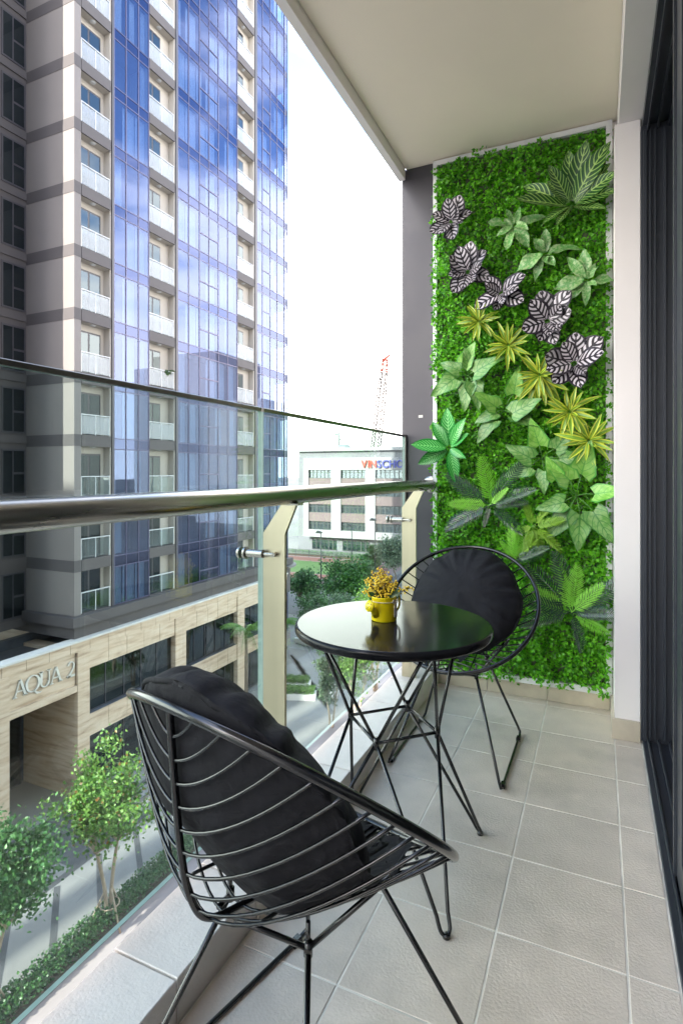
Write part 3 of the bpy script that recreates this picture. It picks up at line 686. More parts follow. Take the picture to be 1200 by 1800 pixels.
# ------------------------------------------------------------------ round table
TC = Vector((-.562, 1.592, 0)); TH = EYE-.45; TR = .292
tab = empty('round_table', TC, 0, 'small round glossy black table on a black wire base', 'table')
m = MB(); m.lathe([(0, TH), (TR-.008, TH), (TR-.003, TH-.002), (TR, TH-.007), (TR, TH-.019), (TR-.004, TH-.024), (TR-.012, TH-.026), (0, TH-.026)], 96); m.build('tabletop', m_top, tab, True)
me_ = tab.children[0].data
for p in me_.polygons: p.use_smooth = abs(p.normal.z) < .98
nodes_ = [Vector((.137, 0, .403)), Vector((0, .137, .403)), Vector((-.137, 0, .403)), Vector((0, -.137, .403))]
for i in range(4):
    a0, a1 = nodes_[i], nodes_[(i+1) % 4]; dg = (a0+a1); dg.z = 0; dg.normalize()
    top = dg*.225+Vector((0, 0, TH-.026)); foot = dg*.308+Vector((0, 0, .006))
    tn = Vector((-dg.y, dg.x, 0))
    m = MB(); m.tube([a0, top-tn*.012], .0052, 8); m.tube([a1, top+tn*.012], .0052, 8); m.build('upper_strut', m_black, tab, True)
    m = MB(); up0 = (a0-foot).normalized(); up1 = (a1-foot).normalized()
    arc = [foot+up0*.045-tn*.007, foot+up0*.012-tn*.011, foot-tn*.004, foot+tn*.004, foot+up1*.012+tn*.011, foot+up1*.045+tn*.007]
    m.tube([a0]+smooth_path(arc, 4)+[a1], .0052, 8); m.build('leg', m_black, tab, True)
    m = MB(); m.tube([a0, a1], .0048, 8); m.build('ring_rod', m_black, tab, True)
    m = MB(); m.tube([a0-Vector((0, 0, .016)), a0+Vector((0, 0, .016))], .0085, 10); m.build('joint', m_black, tab, True)
    m = MB(); m.lathe([(0, .0002), (.010, .0002), (.010, .009), (.006, .011), (0, .011)], 14, foot-Vector((0, 0, foot.z))); m.build('foot', m_black, tab, True)

# ------------------------------------------------------------------ yellow watering can with berry sprigs
CP = onz(674.5, 1089, TH); canr, canh = .0385, .073
can = empty('watering_can', (CP.x, CP.y, TH+.0004), 0, 'small yellow metal watering can with twine bow on the round table', 'watering can')
m = MB(); m.lathe([(0, 0), (canr-.001, 0), (canr, .002), (canr, canh-.003), (canr+.0012, canh-.001), (canr, canh), (canr-.002, canh-.001), (canr-.003, canh-.02), (0, canh-.022)], 48); m.build('body', m_yellow, can, True)
# spout points to the left and a little to the viewer
sdir = (Vector((-_c, -_s, 0))*.72+Vector((_s, -_c, 0))*.72).normalized(); 
s0, s1 = sdir*(canr-.004)+Vector((0, 0, .020)), sdir*(canr+.020)+Vector((0, 0, .050))
m = MB(); m.tube([s0, s1], [.0125, .0078], 20); sp_o = m.build('spout', m_yellow, can, True)
ax = (s1-s0).normalized(); hd = (ax*.45+sdir*.8-Vector((0, 0, .05))).normalized()
m = MB(); m.tube([s1-hd*.003, s1+hd*.004, s1+hd*.0075], [.008, .0165, .0170], 24); rose = m.build('rose', m_yellow, can, True)
q1 = hd.orthogonal().normalized(); q2 = hd.cross(q1)
for (aa, bb) in ((0, 0), (.008, 0), (-.008, 0), (0, .008), (0, -.008)):
    m = MB(); p_ = s1+hd*.0074+q1*aa+q2*bb; m.tube([p_, p_+hd*.0007], .0017, 8); m.build('hole', m_dark, rose)
rd = (Vector((_c, _s, 0))*.80+Vector((_s, -_c, 0))*.60).normalized(); rt = Vector((-rd.y, rd.x, 0))
m = MB(); hp = [rd*(canr)+Vector((0, 0, canh-.006)), rd*(canr+.012)+Vector((0, 0, canh-.004)), rd*(canr+.014)+Vector((0, 0, .036)), rd*(canr)+Vector((0, 0, .016))]
rk = (Vector((_c, _s, 0))*.9-Vector((_s, -_c, 0))*.42).normalized()
m.tube(smooth_path([rk*canr+Vector((0, 0, canh-.006)), rk*(canr+.014)+Vector((0, 0, canh-.004)), rk*(canr+.015)+Vector((0, 0, .036)), rk*canr+Vector((0, 0, .016))], 6), .0032, 8); m.build('handle', m_yellow, can, True)
kn = rd*(canr+.0025)+Vector((0, 0, canh-.014)); m = MB()
for sg in (-1, 1):
    m.tube(smooth_path([kn, kn+rt*sg*.010+Vector((0, 0, .007)), kn+rt*sg*.016+Vector((0, 0, .001)), kn+rt*sg*.008-Vector((0, 0, .003)), kn], 5), .0012, 6)
    m.tube(smooth_path([kn, kn+rt*sg*.006-Vector((0, 0, .016)), kn+rt*sg*.004-Vector((0, 0, .030))], 5), .0012, 6)
m.tube([Vector((math.cos(2*PI*k/40)*(canr+.0012), math.sin(2*PI*k/40)*(canr+.0012), canh-.014)) for k in range(40)], .0012, 6, closed=True)
m.build('twine_bow', m_twine, can, True)
m = MB(); tp = rd*(canr+.003)+Vector((0, 0, .014)); m.poly([tp-rt*.008, tp+rt*.008, tp+rt*.008+Vector((0, 0, .022)), tp+Vector((0, 0, .029)), tp-rt*.008+Vector((0, 0, .022))], rd*.0006); m.build('paper_tag', m_tag, can)
spr = empty('berry_sprigs', (CP.x, CP.y, TH+.052), 0, 'bunch of yellow berry sprigs with dark leaves in the watering can', 'dried flowers')
rb = random.Random(21); Rv = Vector((_c, _s, 0)); Fv = Vector((-_s, _c, 0))
ico = bmesh.new(); bmesh.ops.create_icosphere(ico, subdivisions=1, radius=1.0); IV = [v.co.copy() for v in ico.verts]; IF = [tuple(v.index for v in f.verts) for f in ico.faces]; ico.free()
def sprig(lean, fwd, hgt, side=0):
    st = MB(); bz = MB(); base = Rv*lean*.18+Fv*fwd*.18
    tip = Rv*lean+Fv*fwd+Vector((0, 0, hgt)); mid = base.lerp(tip, .5)+Vector((0, 0, hgt*.18))
    path = smooth_path([base, mid, tip], 8); st.tube(path, [.0014*(1-.5*i/len(path)) for i in range(len(path))], 5)
    for i in range(4, len(path)):
        for k in range(3):
            d = Vector((rb.gauss(0, 1), rb.gauss(0, 1), rb.gauss(.3, .8))).normalized(); p = path[i]; q = p+d*rb.uniform(.006, .014)
            st.tube([p, q], .0006, 4)
            r = rb.uniform(.0024, .0040); o = len(bz.v); bz.add([q+v*r for v in IV], IF)
    s_ = st.build('twig', m_twig, spr, True); bz_o = bz.build('berries', m_berry, s_, True); tag(bz_o, kind='stuff')
for ln_, fw_, hg_ in ((-.030, .0, .098), (-.012, .02, .106), (.006, -.01, .085), (.020, .015, .088), (-.045, -.01, .060), (-.058, .01, .036), (.036, .0, .066), (.0, .03, .094), (-.022, -.025, .078), (.090, .0, .052), (-.055, .02, .075), (.028, -.02, .060), (.012, .03, .070)):
    sprig(ln_*.92, fw_*.9, hg_*.86)
m_dleaf = leafmat('dark_sprig_leaf', (.018, .06, .015), (.04, .12, .02), .1, .35, .5, 'obj')
lm_ = leaf_mesh('small_leaf', m_dleaf, 1, .46, 'oval', .2, .2)
for a, L in ((35, .055), (65, .05), (150, .045), (20, .04), (110, .05), (170, .035)):
    dv = (Rv*math.cos(R_(a))*.9-Fv*.25+Vector((0, 0, math.sin(R_(a))*.9+.15))).normalized(); nv = (-Fv+Vector((0, 0, .5))); nv = (nv-dv*nv.dot(dv)).normalized(); sv_ = dv.cross(nv)
    o = place('leaf', lm_, spr); o.matrix_local = Matrix.Translation(dv*.012) @ Matrix((sv_, dv, nv)).transposed().to_4x4() @ Matrix.Diagonal((L, L, L, 1))

# ------------------------------------------------------------------ ground, plaza, road, sports field
GZ = -16.868+EYE
m_pave = M('plaza_paving', (.24, .235, .23), .75, var=.10, scale=.35)
m_strip = M('dark_paving', (.085, .085, .09), .7, var=.15, scale=1)
m_asph = M('asphalt', (.10, .10, .103), .85, var=.10, scale=.3)
m_turf = M('sports_turf', (.055, .12, .025), .9, var=.12, scale=.2)
m_track = M('red_track', (.16, .065, .05), .85, var=.08, scale=.3)
m_pink = M('pink_court', (.20, .135, .135), .85, var=.08, scale=.3)
m_soil = M('soil', (.07, .05, .035), .95, var=.3, scale=3)
m_grass = M('verge_grass', (.07, .14, .03), .95, var=.3, scale=1.5)
m_kerbst = M('stone_kerb', (.55, .54, .52), .7, var=.1, scale=1)
ground = box_obj('ground', (-900, 900, -500, 1400, GZ-2, GZ-.03), M('city_ground', (.20, .195, .18), .9, var=.25, scale=.03)); tag(ground, kind='structure')
plaza = box_obj('plaza', (-24.6, .6, -20, 56, GZ-.5, GZ), m_pave); tag(plaza, kind='structure')
for x0, x1 in ((-22.6, -22.2), (-21.5, -21.2), (-20.4, -20.1)): box_obj('paving_strip', (x0, x1, 8, 30, GZ+.001, GZ+.006), m_strip, plaza)
def strip(p, q, w):
    p, q = Vector(p), Vector(q); d = (q-p).normalized(); nn = Vector((-d.y, d.x, 0))*w/2
    b = MB(); b.poly([p-nn, q-nn, q+nn, p+nn], (0, 0, .005)); o = b.build('paving_strip', m_strip, plaza); o.location.z = .0012; return o
for k in range(10):
    y = 9.0+k*2.1; strip((-16.9, y, GZ), (-20.0, y+2.7, GZ), .24)
for k in range(8):      # chevron stripes on the far plaza
    c = onz(519+k*7.5, 1150+k*11, GZ); strip((c.x-1.5, c.y+.9, GZ+.001), (c.x+1.7, c.y-2.2, GZ+.001), .36)
m = MB(); m.box(-24.3, -20.2, 16.9, 20.5, GZ+.0015, GZ+.0075); m.build('entrance_mat', m_strip, plaza)
road = box_obj('road', (-120, 60, 58, 74, GZ-.5, GZ-.012), m_asph); tag(road, kind='structure')
road2 = box_obj('side_road', (-30, -14, 74.05, 140, GZ-.5, GZ-.011), m_asph); tag(road2, kind='structure')
court = box_obj('running_track', (-95, -31, 75.5, 98.5, GZ-.5, GZ-.008), m_pink); tag(court, kind='structure')
def ring(name, x0, x1, y0, y1, w, z, mat):
    b = MB(); N = 40; cx0, cx1, cyy_, r = x0+(y1-y0)/2, x1-(y1-y0)/2, (y0+y1)/2, (y1-y0)/2
    def loop(rr): return [(cx1+rr*math.cos(-PI/2+PI*i/N), cyy_+rr*math.sin(-PI/2+PI*i/N), z) for i in range(N+1)]+[(cx0+rr*math.cos(PI/2+PI*i/N), cyy_+rr*math.sin(PI/2+PI*i/N), z) for i in range(N+1)]
    o_, i_ = loop(r), loop(r-w); n_ = len(o_); b.v = o_+i_
    b.f = [(i, (i+1) % n_, n_+(i+1) % n_, n_+i) for i in range(n_)]; b.m = [0]*n_
    return b.build(name, mat, court)
ring('track_lane', -94, -32.5, 78.5, 97.5, 3.4, GZ-.003, m_track)
tf = box_obj('turf_pitch', (-86, -39, 82.4, 93.6, GZ-.4, GZ-.002), m_turf, court)
pf = empty('pitch_fence', (-60, 97.9, GZ), 0, 'low thin rail fence behind the running track', 'fence')
for k in range(20):
    m = MB(); m.box(-34+k*3-.04, -34+k*3+.04, -.04, .04, 0, 1.5); m.build('post', m_alu, pf)
for z in (.5, 1.0, 1.48): m = MB(); m.box(-34, 23, -.02, .02, z-.02, z+.02); m.build('rail', m_alu, pf)

# ------------------------------------------------------------------ residential tower on its stone podium
XF, YC, FL = -24.69, 20.63, [18.46+EYE+3.3*(k-8) for k in range(15)]
TOPZ = 44
m_tw = M('tower_white', (.165, .152, .148), .7, var=.04, scale=.4)
m_tband = M('tower_band', (.068, .062, .065), .7, var=.06, scale=.5)
m_tin = M('tower_cream', (.37, .345, .31), .75, var=.04, scale=.5)
m_tdark = M('tower_dark', (.035, .035, .045), .45)
m_mull = M('mullion', (.075, .07, .13), .35, metal=.3)
m_int = M('room_inside', (.07, .08, .10), .9, var=.3, scale=.7)
m_curt = M('curtain', (.62, .64, .68), .9, var=.08, scale=3, stretch=(1, 6, .2))
m_cw = glassmat('curtain_wall_glass', (.60, .67, .74), refl=(.44, .50, .76), ior=1.6, base=.135)
m_sp = glassmat('spandrel_glass', (.10, .13, .28), refl=(.36, .42, .70), ior=1.6, base=.165)
m_wing = glassmat('dark_window_glass', (.16, .24, .26), refl=(.75, .85, .9), ior=1.5, base=.10)
m_frost = bpy.data.materials.new('frosted_panel'); m_frost.use_nodes = True
t_ = m_frost.node_tree; b_ = t_.nodes['Principled BSDF']; b_.inputs['Base Color'].default_value = (.48, .50, .52, 1); b_.inputs['Roughness'].default_value = .15
tr_ = node(t_, 'ShaderNodeBsdfTransparent'); tr_.inputs[0].default_value = (.9, .95, .97, 1); mx_ = node(t_, 'ShaderNodeMixShader'); mx_.inputs[0].default_value = .40
t_.links.new(tr_.outputs[0], mx_.inputs[1]); t_.links.new(b_.outputs[0], mx_.inputs[2]); t_.links.new(mx_.outputs[0], t_.nodes['Material Output'].inputs[0])
m_clear = glassmat('clear_panel', (.82, .90, .92), base=.05)
m_wrail = M('white_rail', (.48, .5, .52), .4)
tower = empty('residential_tower', (XF, YC, 0), 0, 'tall apartment tower with blue glass facade, white corner and stacked balconies', 'building')
def tp(name, bx, mat, parent=None, c=0):
    m = MB(); f_ = m.cbox if c else m.box
    args = (bx[0]-XF, bx[1]-XF, bx[2]-YC, bx[3]-YC, bx[4], bx[5])
    m.cbox(*args, c) if c else m.box(*args)
    return m.build(name, mat, parent or tower)
YB = -7.5+EYE
core = tp('core', (-46, -26.26, 21.06, 43.0, YB-.6, TOPZ), m_tin)
corner = tp('corner_pier', (-28.36, XF, YC, 21.05, YB-.02, TOPZ), m_tw)
for z in FL[1:]:
    tp('floor_band', (-28.36, XF+.015, YC-.015, 21.052, z-.61, z), m_tband, corner)
rec = tp('recess_wall', (-30, -28.37, 18.25, 21.04, YB-.6, TOPZ), m_tband)
for k, z in enumerate(FL[:13]):
    tp('window_frame', (-28.372, -28.33, 19.22, 20.55, z+.10, z+2.55), m_tdark, rec)
    tp('window_pane', (-28.331, -28.322, 19.30, 19.80, z+.2, z+2.45), m_wing, rec)
    tp('window_pane', (-28.331, -28.322, 19.88, 20.47, z+.2, z+1.2), m_wing, rec); tp('window_pane', (-28.331, -28.322, 19.88, 20.47, z+1.32, z+2.45), m_wing, rec)
    tp('floor_band', (-28.375, -28.30, 18.3, 20.60, z-.42, z-.02), m_tband, rec)
wing = tp('side_wing', (-40, -26.55, 14.6, 17.75, YB-1.8, TOPZ), m_tw)
for z in FL: tp('floor_band', (-40.01, -26.535, 14.59, 17.76, z-.61, z), m_tband, wing)
tp('base_ledge', (-30, XF+.30, YC-.30, 43, YB-.55, YB-.03), m_tband); tp('base_wall', (-30, XF+.01, YC, 43, -8.72+EYE, YB-.551), m_tband)
# balconies
BAL = [(21.055, 23.02, 23.10, 23.26), (25.96, 28.20, 28.29, 28.50), (35.08, 37.28, 37.41, 37.73)]
for bi, (y0, y1, y2, y3) in enumerate(BAL):
    tp('return_wall', (-26.25, XF-.06, y1, y2, YB, TOPZ), m_tin); tp('return_fin', (-26.25, XF+.02, y2+.001, y3-.03, YB, TOPZ), m_tdark)
    if bi: tp('return_wall', (-26.25, XF-.06, y0-.06, y0+.03, YB, TOPZ), m_tin)
    for k, z in enumerate(FL):
        zz = z if k else YB+.02
        bal = tp('balcony', (-26.25, XF+.012, y0+.031, y1-.001, zz-.60, zz), m_tband)
        tp('soffit', (-26.24, XF-.08, y0+.04, y1-.01, zz-.612, zz-.6005), m_tin, bal)
        clear = k < 3
        for q in (0, 1):
            a, b2 = y0+.05+q*(y1-y0-.06)/2, y0+.05+(q+1)*(y1-y0-.06)/2-.03
            tp('glass_panel', (XF-.07, XF-.058, a, b2, zz+.06, zz+1.02), m_clear if clear else m_frost, bal)
        r_ = tp('top_rail', (XF-.095, XF-.03, y0+.04, y1-.01, zz+1.06, zz+1.11), m_wrail, bal)
        for q in (0, .5, 1): yy = y0+.06+q*(y1-y0-.1); tp('rail_post', (XF-.09, XF-.05, yy-.02, yy+.02, zz+.001, zz+1.059), m_wrail, bal)
        XB = XF-.52; ye = y1-(.28, .80, .80)[bi]; ys_ = y0+.06; hw_ = (ye-ys_)/2
        tp('back_wall', (-26.24, XB, y0+.032, y1-.002, zz+.001, zz+2.687), m_tin, bal)
        dr = tp('door', (XB+.0005, XB+.05, ys_, ye, zz+.004, zz+2.32), m_tdark, bal)
        for q in (0, 1): tp('pane', (XB+.0505, XB+.058, ys_+.07+q*hw_, ys_+hw_-.05+q*hw_, zz+.1, zz+2.22), m_wing, dr)
        m = MB(); m.lathe([(.0, -.65), (.14, -.65), (.16, -.6125)], 14, (-.27, (y0+y1)/2-YC, zz+3.3)); 
        if k < 14: m.build('ceiling_lamp', m_wrail, bal, True)
# pot plant on one balcony
pp = empty('balcony_palm', (XF-.28, 27.6, FL[4]), 0, 'small potted palm standing on a balcony of the glass tower', 'plant')
m = MB(); m.lathe([(0, 0), (.16, 0), (.22, .45), (.18, .45), (0, .40)], 16); m.build('pot', m_tband, pp, True)
pl_ = MB(); r3 = random.Random(8)
for k in range(22):
    a = r3.uniform(0, 6.28); L = r3.uniform(.7, 1.1); e = Vector((math.cos(a), math.sin(a), 0)); up = Vector((0, 0, 1)); s_ = up.cross(e)*.05
    p0, p1, p2 = Vector((0, 0, .45)), e*L*.45+up*(.45+L*.75), e*L*.9+up*(.45+L*.6); pl_.add([p0-s_*.3, p0+s_*.3, p1+s_, p1-s_, p2], [(0, 1, 2, 3), (3, 2, 4)])
pl_.build('fronds', leafmat('palm_leaf', (.03, .08, .02), (.08, .16, .04)), pp)
# curtain walls
rc = random.Random(17)
curt_cache = {}
def curtain_mesh(w, h):
    key = (round(w, 2), round(h, 2))
    if key not in curt_cache:
        b = MB(); n_ = 22
        for i in range(n_+1):
            y = w*i/n_; x = .035*math.sin(i*1.9)
            b.v += [(x, y, 0), (x*.6, y, h)]
        b.f = [(2*i, 2*i+2, 2*i+3, 2*i+1) for i in range(n_)]; b.m = [0]*n_; curt_cache[key] = b.mesh('curtain', m_curt, True)
    return curt_cache[key]
def curtain_wall(ys, sash, label_n):
    fr = MB(); y0, y1 = ys[0], ys[-1]
    for y in ys: fr.box(-.10, .015, y-.028-YC, y+.028-YC, YB, TOPZ)
    for k, z in enumerate(FL):
        for zz in ((z-.70, z-.10) if k else (YB+.03,)):
            for a, b2 in zip(ys, ys[1:]): fr.box(-.09, .012, a+.0285-YC, b2-.0285-YC, zz-.026, zz+.026)
        for c in sash:
            fr.box(-.09, .02, ys[c]+.0285-YC, ys[c+1]-.0285-YC, z+1.12, z+1.20)
    cw = fr.build('curtain_wall', m_mull, tower)
    tp('room_back', (-26.25, -26.2, y0, y1, YB, TOPZ), m_int, cw)
    for k, z in enumerate(FL):
        tp('floor_plate', (-26.19, XF-.12, y0, y1, z-.65, z-.15), m_int, cw)
        for c in range(len(ys)-1):
            a, b2 = ys[c]+.029, ys[c+1]-.029
            zt = (FL[k+1]-.727) if k < 14 else z+2.6
            z0 = z-.073 if k else YB+.057
            if c in sash:
                tp('vision_pane', (XF-.02, XF-.012, a, b2, z0, z+1.119), m_cw, cw); tp('vision_pane', (XF-.014, XF-.006, a, b2, z+1.201, zt), m_cw, cw)
            else: tp('vision_pane', (XF-.02, XF-.012, a, b2, z0, zt), m_cw, cw)
            if k: tp('spandrel_pane', (XF-.02, XF-.012, a, b2, z-.673, z-.127), m_sp, cw)
            if rc.random() < .55:
                w = (b2-a)*rc.choice((.45, .6, 1, 1)); o = place('curtain', curtain_mesh(w, zt-z+.05), cw)
                o.location = (-.32, (a if rc.random() < .5 else b2-w)-YC, z-.02)
    return cw
curtain_wall([23.26, 24.14, 25.10, 25.93], [], 0)
curtain_wall([28.50, 29.56, 30.66, 31.68, 32.74, 33.86, 35.03], [2, 3], 1)
curtain_wall([37.73, 38.52, 39.69, 40.77, 42.0], [1], 2)
# rounded end of the tower
ra = 2.05; segs = 5; fr = MB(); CX, CY_ = XF-ra, 42.0
arcp = [(CX+ra*math.cos(a), CY_+ra*math.sin(a)) for a in [PI/2*i/segs for i in range(segs+1)]]
for (x, y) in arcp: fr.box(x-.03-XF, x+.03-XF, y-.03-YC, y+.03-YC, YB-8, TOPZ)
rcw = fr.build('rounded_curtain_wall', m_mull, tower)
tp('room_back', (-46, CX-.4, 42.05, 43.6, YB-8, TOPZ), m_int, rcw)
def arc_band(r0, r1, z0, z1):
    b = MB(); n_ = 20; pts = [(CX+r1*math.cos(PI/2*i/n_), CY_+r1*math.sin(PI/2*i/n_)) for i in range(-2, n_+3)]
    b.poly([(x-XF, y-YC, z0) for x, y in pts]+[(CX-XF, CY_-YC, z0)], (0, 0, z1-z0)); return b
for k, z in enumerate(FL):
    arc_band(0, ra-.02, z-.673, z-.127).build('floor_plate', m_int, rcw)
    for i in range(segs):
        (xa, ya), (xb, yb) = arcp[i], arcp[i+1]
        for nm, z0, z1, mt in (('vision_pane', z-.1, z+2.6, m_cw), ('spandrel_pane', z-.66, z-.14, m_sp)):
            b = MB(); b.add([(xa-XF, ya-YC, z0), (xb-XF, yb-YC, z0), (xb-XF, yb-YC, z1), (xa-XF, ya-YC, z1)], [(0, 1, 2, 3)]); b.build(nm, mt, rcw)
for z0, z1, rr_, mt in ((YB-.75, YB-.62, ra+.75, m_tw), (YB-2.9, YB-.76, ra+.22, m_tband), (YB-6.3, YB-2.91, ra-.1, m_tdark), (YB-7.6, YB-6.31, ra+.25, m_tw), (GZ, YB-7.61, ra-.1, m_tdark)):
    arc_band(0, rr_, z0, z1).build('base_ring', mt, rcw)
# stone podium
m_stone = bpy.data.materials.new('banded_stone'); m_stone.use_nodes = True; t_ = m_stone.node_tree; b_ = t_.nodes['Principled BSDF']
co_ = node(t_, 'ShaderNodeTexCoord'); mp_ = node(t_, 'ShaderNodeMapping'); mp_.inputs['Scale'].default_value = (.35, .35, 3.2); mp_.inputs['Rotation'].default_value = (.06, 0, 0); t_.links.new(co_.outputs['Object'], mp_.inputs[0])
nz_ = node(t_, 'ShaderNodeTexNoise'); nz_.inputs['Scale'].default_value = 1.6; nz_.inputs['Detail'].default_value = 8; nz_.inputs['Distortion'].default_value = .5; t_.links.new(mp_.outputs[0], nz_.inputs['Vector'])
rm_ = node(t_, 'ShaderNodeValToRGB'); rm_.color_ramp.elements[0].position = .32; rm_.color_ramp.elements[0].color = (.36, .26, .18, 1); rm_.color_ramp.elements[1].position = .6; rm_.color_ramp.elements[1].color = (.56, .455, .35, 1)
el = rm_.color_ramp.elements.new(.46); el.color = (.50, .39, .285, 1)
t_.links.new(nz_.outputs[0], rm_.inputs[0]); t_.links.new(rm_.outputs[0], b_.inputs['Base Color']); b_.inputs['Roughness'].default_value = .45
pod = empty('stone_podium', (-24.39, 16.0, GZ), 0, 'banded beige stone podium with entrance portal under the glass tower', 'building')
def pd(name, bx, mat, parent=None):
    m = MB(); m.box(bx[0]+24.39, bx[1]+24.39, bx[2]-16, bx[3]-16, bx[4]-GZ, bx[5]-GZ); return m.build(name, mat, parent or pod)
XP = -24.39; Z = lambda zc: zc+EYE
pd('mass', (-46, -29.0, 2, 43, GZ, Z(-9.8)), m_stone)
pd('back_wall', (-28.99, -28.6, 17, 43, GZ, Z(-9.0)), m_int)
pp_ = pd('parapet', (-24.9, XP-.03, -4, 41.9, Z(-9.32), Z(-8.80)), m_int)
for k in range(38):
    a = -4+k*1.208; o = pd('stone_panel', (XP-.03, XP+rnd.uniform(-.006, .006), a+.012, a+1.196, Z(-9.318), Z(-8.802)), m_stone, pp_)
pd('coping', (-24.95, XP+.12, -4.1, 41.95, Z(-8.799), Z(-8.70)), m_kerbst)
pd('terrace_floor', (-28.98, -24.91, -4, 43, Z(-9.95), Z(-9.5)), m_strip)
# portal
pd('sign_panel', (-24.9, XP-.10, 16.9, 20.5, Z(-11.0), Z(-9.321)), m_stone); pd('portal_beam', (-24.9, XP+.02, 16.9, 20.55, Z(-11.33), Z(-11.001)), m_stone)
pd('pier', (-28.5, XP+.05, 14.9, 16.88, GZ, Z(-9.321)), m_stone); pd('pier', (-28.5, XP+.05, 20.56, 21.3, GZ, Z(-9.321)), m_stone)
pd('wall', (-25, XP, -4, 14.88, GZ, Z(-9.321)), m_stone)
ed = pd('entrance_door', (-28.48, -28.3, 17.2, 20.3, GZ+.02, GZ+4.2), m_tdark); 
for q in range(4): pd('pane', (-28.299, -28.29, 17.3+q*.75, 17.95+q*.75, GZ+.1, GZ+4.0), m_wing, ed)
pd('portal_ceiling', (-28.5, -24.91, 16.89, 20.55, Z(-11.6), Z(-11.34)), m_stone)
bays = [(21.31, 27.88), (28.9, 34.6), (35.5, 41.8)]
for (a, b2) in bays:
    for nm, z0, z1 in (('lintel', Z(-10.37), Z(-9.321)), ('spandrel', Z(-13.95), Z(-12.8))):
        bk_ = pd(nm, (-24.9, XP-.05, a, b2, z0, z1), m_int); w = (b2-a)/5
        for q in range(5): pd('stone_panel', (XP-.05, XP-.02+rnd.uniform(-.006, .006), a+q*w+.012, a+(q+1)*w-.012, z0+.002, z1-.002), m_stone, bk_)
    for (z0, z1) in ((Z(-12.79), Z(-10.38)), (GZ+.1, Z(-13.96))):
        wf = pd('window', (-24.72, -24.66, a, b2, z0, z0+.07), m_tdark); pd('rail', (-24.72, -24.66, a, b2, z1-.07, z1), m_tdark, wf)
        nn_ = 5; w = (b2-a)/nn_
        for q in range(nn_):
            pd('pane', (-24.70, -24.69, a+q*w+.03, a+(q+1)*w-.03, z0+.071, z1-.071), m_wing, wf); pd('mullion', (-24.72, -24.65, a+q*w-.03, a+q*w+.03, z0, z1), m_tdark, wf)
    pd('inner_wall', (-26.6, -26.5, a, b2, GZ, Z(-9.4)), M('teal_inside', (.03, .16, .20), .8, var=.6, scale=.9))
for a, b2 in ((27.89, 28.89), (34.61, 35.49)): pd('pier', (-25, XP+.05, a, b2, GZ, Z(-9.321)), m_stone)
# sign letters  A Q U A 2  (serif capitals, metal)
m_let = M('letter_metal', (.70, .69, .66), .3, metal=.6)
sg = empty('entrance_sign', (XP-.10, 17.1, Z(-10.46)), 0, 'silver serif capital letters on the stone panel over the entrance portal', 'sign')
def stroke(b, p, q, w, h):
    """slanted bar between (p,0)-(q,h)"""
    b.poly([(.0, p-w/2, 0), (.0, p+w/2, 0), (.0, q+w/2, h), (.0, q-w/2, h)], (.09, 0, 0))
def rect(b, y0, y1, z0, z1): b.poly([(0, y0, z0), (0, y1, z0), (0, y1, z1), (0, y0, z1)], (.09, 0, 0))
def arcs(b, cy_, cz_, ro, ri_y, ri_z, a0, a1, ry=1., n_=24):
    for i in range(n_):
        t0, t1 = a0+(a1-a0)*i/n_, a0+(a1-a0)*(i+1)/n_
        P_ = lambda t, r1, r2: (0, cy_+r1*math.cos(t), cz_+r2*math.sin(t))
        b.poly([P_(t0, ri_y, ri_z), P_(t0, ro*ry, ro), P_(t1, ro*ry, ro), P_(t1, ri_y, ri_z)], (.09, 0, 0))
def L_A(b):
    stroke(b, .08, .34, .05, .78); stroke(b, .62, .36, .12, .78); rect(b, .18, .52, .24, .285); rect(b, 0, .2, 0, .035); rect(b, .5, .74, 0, .035)
def L_Q(b): arcs(b, .38, .39, .40, .27, .36, 0, 2*PI, .97); b.poly([(0, .36, .06), (0, .5, .02), (0, .70, -.14), (0, .84, -.12), (0, .74, -.18), (0, .58, -.16)], (.09, 0, 0))
def L_U(b): rect(b, .07, .19, .26, .78); rect(b, .53, .58, .26, .78); arcs(b, .325, .26, .26, .16, .215, PI, 2*PI, 1.0); rect(b, 0, .26, .745, .78); rect(b, .44, .67, .745, .78)
def L_2(b):
    arcs(b, .25, .57, .21, .13, .165, -.25*PI, PI*.95, .95); b.poly([(0, .02, 0), (0, .16, 0), (0, .45, .47), (0, .34, .40)], (.09, 0, 0)); rect(b, .02, .48, 0, .09)
y_ = 0.0
for fn, adv in ((L_A, .72), (L_Q, .80), (L_U, .68), (L_A, 1.06), (L_2, .5)):
    b = MB(); fn(b); b.v = [(x, y+y_, z) for x, y, z in b.v]; b.build('letter', m_let, sg); y_ += adv*.86 if adv < 1 else adv*.92

# ------------------------------------------------------------------ city blocks out of frame: added slabs shape the sun, skyline for reflections
unseen = empty('unseen_blocks', (0, 0, 0), kind='structure')
for bx in ((-60, -36.4), (-35.0, -33.6), (-32.4, -31.2), (-15.5, 20)):  # thin slabs with gaps, added to shade the balcony and streak the plaza
    box_obj('unseen_block', (bx[0], bx[1], -61, -60, GZ, GZ+56), m_conc, unseen)
for (x, y, w, h) in ((60, 150, 26, 40), (95, 170, 30, 62), (28, 190, 24, 30), (130, 120, 30, 48), (150, 220, 40, 70), (70, 260, 44, 55), (20, 300, 40, 36)):
    box_obj('unseen_block', (x-w/2, x+w/2, y, y+w, GZ, GZ+h), m_conc, unseen)

